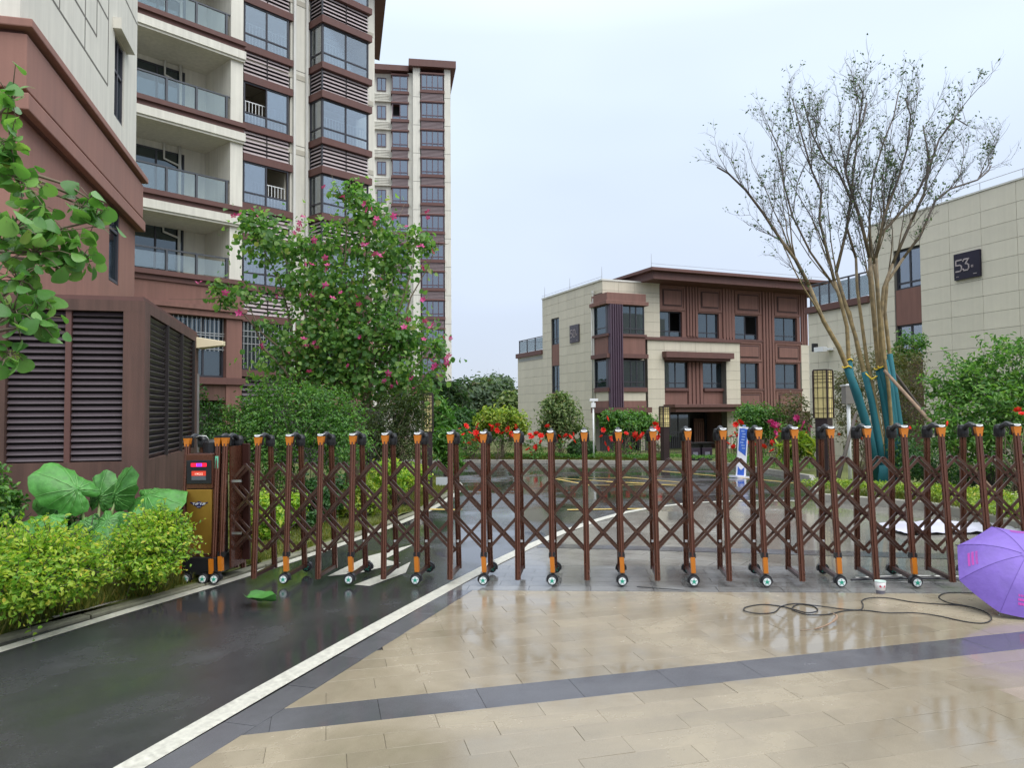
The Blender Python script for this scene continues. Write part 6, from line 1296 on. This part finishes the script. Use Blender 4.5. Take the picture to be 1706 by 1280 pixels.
cab = [(1640,992),(1600,990),(1575,991),(1564,997),(1580,1006),(1610,1012),(1640,1022),(1652,1033),(1640,1040),(1610,1038),(1560,1028),(1520,1024),(1480,1024),(1440,1019),(1405,1020),(1380,1026),(1345,1027),(1320,1018),(1330,1009),(1355,1012),(1362,1020),(1345,1024),(1322,1018),(1300,1012),(1270,1009),(1243,1014),(1241,1021),(1265,1025),(1290,1022),(1302,1012),(1325,1008),(1360,1012),(1400,1017),(1432,1018),(1438,1010),(1436,1003),(1450,999),(1480,999),(1520,1005),(1560,1008),(1600,1011),(1625,1016)]
cp_ = smooth_path(gpath(cab, .006)); cp_ = [q+Vector((0, 0, .003*sin(i*.21)+.003)) for i, q in enumerate(cp_)]
o = part('cable', MB().tube(cp_, .0048, 6), RUBBER, None, True); tag(o, 'black cable lying in loops on the beige paving', 'cable')
o = part('twig', MB().tube(smooth_path([q+Vector((0, 0, .01*k)) for k, q in enumerate(gpath([(1333, 1052), (1360, 1051), (1380, 1046), (1392, 1040), (1394, 1036), (1388, 1034)], .004))]), [.002]*6+[.006]*10+[.012]*5+[.010]*5+[.004]*5, 5), WOOD, None, True); tag(o, 'curved dry brown twig on the paving below the cable', 'twig')
o = part('rod', MB().tube(gpath([(1061, 979), (1102, 982), (1140, 985)], .005), [.006, .005, .003], 5), BLACK, None); tag(o, 'thin black rod on the paving before the middle of the gate', 'rod')
o = part('rod', MB().tube(gpath([(1418, 969), (1480, 966), (1560, 967), (1605, 968)], .014), .012, 6), FRAME, None); tag(o, 'long dark rod lying under the right part of the gate', 'rod')
o = part('rod', MB().tube(gpath([(1425, 966), (1500, 962), (1600, 964)], .014), .010, 6), STEEL, None); tag(o, 'thin grey rod lying behind the long dark one under the gate', 'rod')
b = G(1467, 990); cup = thing('paper_cup', 'small white cup with red leaf print standing on the wet paving', 'cup', b)
CUPW = M('white_cup_card', (.75, .72, .72), .45); part('cup_wall', MB().lathe([(.0, 0), (.034, 0), (.045, .072), (.048, .115), (.044, .115), (.032, .01), (0, .012)], 20), CUPW, cup, True); part('rim', MB().lathe([(.046, .110), (.050, .112), (.049, .118), (.045, .117)], 20), M('pale_green_rim', (.5, .62, .57), .4), cup, True)
REDC = M('crimson_print', (.50, .02, .07), .45)
for s_ in (-1, 1):
    pm = MB(); V = []
    for i in range(7):
        t = i/6; a0 = -pi/2+s_*(.10+.62*t); a1 = -pi/2+s_*(.10+.62*t+.30*sin(pi*min(t+.25, 1))); z0_ = .066+.036*t; r = .0455
        V += [(r*cos(a0), r*sin(a0), z0_), (r*cos(a1), r*sin(a1), z0_-.012*sin(pi*t))]
    pm.add(V, [(2*i, 2*i+1, 2*i+3, 2*i+2) for i in range(6)]); part('leaf_print', pm, REDC, cup)
part('lower_print', MB().lathe([(.0358, .006), (.0405, .036)], 20), M('grey_cup_print', (.13, .13, .17), .4), cup)
# crumpled white sheet behind the gate
c0 = G(1490, 885); sm = MB(); nx, ny = 34, 12; V = []
from mathutils import noise as mn
for i in range(nx):
    for j in range(ny):
        u, v = i/(nx-1), j/(ny-1); x = c0.x-.05+u*2.9; y = c0.y-.35-.0*u+v*(.85+.2*sin(u*7)); V.append((x-c0.x, y-c0.y, gz(x, y)+.012-c0.z+max(0, .06*mn.noise(Vector((u*7, v*3, 1)))+.03*mn.noise(Vector((u*19, v*8, 4)))+.02)))
sm.add(V, [(i*ny+j, (i+1)*ny+j, (i+1)*ny+j+1, i*ny+j+1) for i in range(nx-1) for j in range(ny-1)]); o = part('plastic_sheet', sm, M('white_plastic_sheet', (.50, .49, .58), .35, .12), None, True); o.location = c0; tag(o, 'crumpled white plastic sheet on the ground behind the right gate end', 'sheet')
p = G(1692, 835, .12); o = part('stone_block', B(-.16, .16, -.12, .12, -.02, .11), M('pale_stone', (.50, .47, .36), .8), None, bevel=.015); o.location = p; tag(o, 'pale stone block on the planted island at the right edge', 'stone')
p = G(20, 1049); o = part('brick_piece', B(-.06, .06, -.03, .03, 0, .05), M('dark_broken_brick', (.06, .035, .03), .9, .3, 20), None, bevel=.008); o.location = p+Vector((0, 0, .02)); o.rotation_euler = (0, 0, .4); tag(o, 'dark broken brick on the kerb at the lower left', 'brick')
cs = part('strip_slab', sheet([G(90, 1037)[:2], G(215, 1004)[:2], G(185, 1012)[:2], G(80, 1030)[:2]], .035), KERB, None); tag(cs, 'bare concrete patch at the bed edge near the lower left', 'slab'); cs['kind'] = 'thing'
# --- umbrella
UC = at(1704, 950, 6.35); UC.z = gz(UC.x, 6.05)+.325; ax = Vector((-.22, -.60, .77)).normalized(); R_u, hd = .50, .20
um = thing('umbrella', 'open purple umbrella with pink lettering lying on the paving', 'umbrella', UC); e1 = ax.orthogonal().normalized()
e1 = (Vector((-1, 0, 0))-ax*(-ax.x)).normalized(); e2 = ax.cross(e1)
PURP = M('purple_umbrella_cloth', (.175, .10, .43), .5, .14, 7, bump=.5, bscale=14); PURP_D = M('purple_seam', (.11, .055, .30), .6); MAG = M('magenta_print', (.55, .06, .42), .5)
def up_(a, t):                                       # canopy point: angle, radius fraction; cloth sags between the ribs
    k = 2*pi/8; f = ((a/k) % 1)-.5; r = R_u*t*(1-.075*t*(1-(2*f)**2)); h = hd*(1-t**2.1)-.018*t*(1-(2*f)**2)
    return e1*(cos(a)*r)+e2*(sin(a)*r)+ax*(h-.0)
a_off = .12
for g in range(8):
    a0 = a_off*0+g*2*pi/8; V = []; nt_, na = 9, 7
    for i in range(nt_):
        for j in range(na): V.append(up_(a0+(j/(na-1))*(2*pi/8)*.9999+1e-6, .02+.98*i/(nt_-1)))
    pm = MB().add(V, [(i*na+j, (i+1)*na+j, (i+1)*na+j+1, i*na+j+1) for i in range(nt_-1) for j in range(na-1)]); part('panel', pm, PURP, um, True)
    part('seam', MB().tube([up_(a0+1e-6, t)+ax*.0005 for t in np.linspace(.05, 1.0, 10)], .0022, 5), PURP_D, um)
    part('rib', MB().tube([up_(a0+1e-6, t)-ax*.006 for t in np.linspace(.03, 1.03, 8)], .0028, 5), STEEL, um); tip = up_(a0+1e-6, 1.0); part('rib_tip', MB().tube([tip, tip*1.03], .006, 6), BLACK, um)
def print_on(a, t0, t1, half, rows, mat):
    pm = MB()
    for r_ in range(rows):
        ta, tb_ = t0+(t1-t0)*r_/rows, t0+(t1-t0)*(r_+.62)/rows
        n = 9 if r_ == 0 else 14
        for i in range(n):
            c = -half+2*half*(i+.5)/n; w2 = half/n*.78
            for q in range(3 if r_ == 0 else 1):          # brush strokes of the characters
                s0, s1 = ta+(tb_-ta)*q/3, ta+(tb_-ta)*(q+.55)/3 if r_ == 0 else tb_
                V = [up_(a+(c+sx_)/max(t, .1), t)+ax*.0025 for t, sx_ in ((s0, -w2), (s0, w2), (s1, w2), (s1, -w2))]; pm.add(V, [(0, 1, 2, 3)])
            if r_ == 0:
                V = [up_(a+(c+sx_)/max(t, .1), t)+ax*.0028 for t, sx_ in ((ta, -w2*.2), (ta, w2*.2), (tb_, w2*.2), (tb_, -w2*.2))]; pm.add(V, [(0, 1, 2, 3)])
    part('lettering', pm, mat, um)
for g in range(8):
    if g % 2: print_on((g+.5)*2*pi/8, .70, .87, .15, 3, MAG)
part('ferrule', MB().tube([ax*hd, ax*(hd+.022)], [.012, .008], 8), PURP, um); part('shaft', MB().tube([ax*(hd-.01), ax*(-.32)], .006, 8), STEEL, um); part('handle', MB().tube([ax*(-.32), ax*(-.40)], .017, 10), BLACK, um, True)
part('cap_rosette', MB().lathe([(.045, .0), (.03, .006), (0, .012)], 12, Matrix.Translation(ax*(hd-.004)) @ ax.to_track_quat('Z', 'Y').to_matrix().to_4x4()), PURP, um)
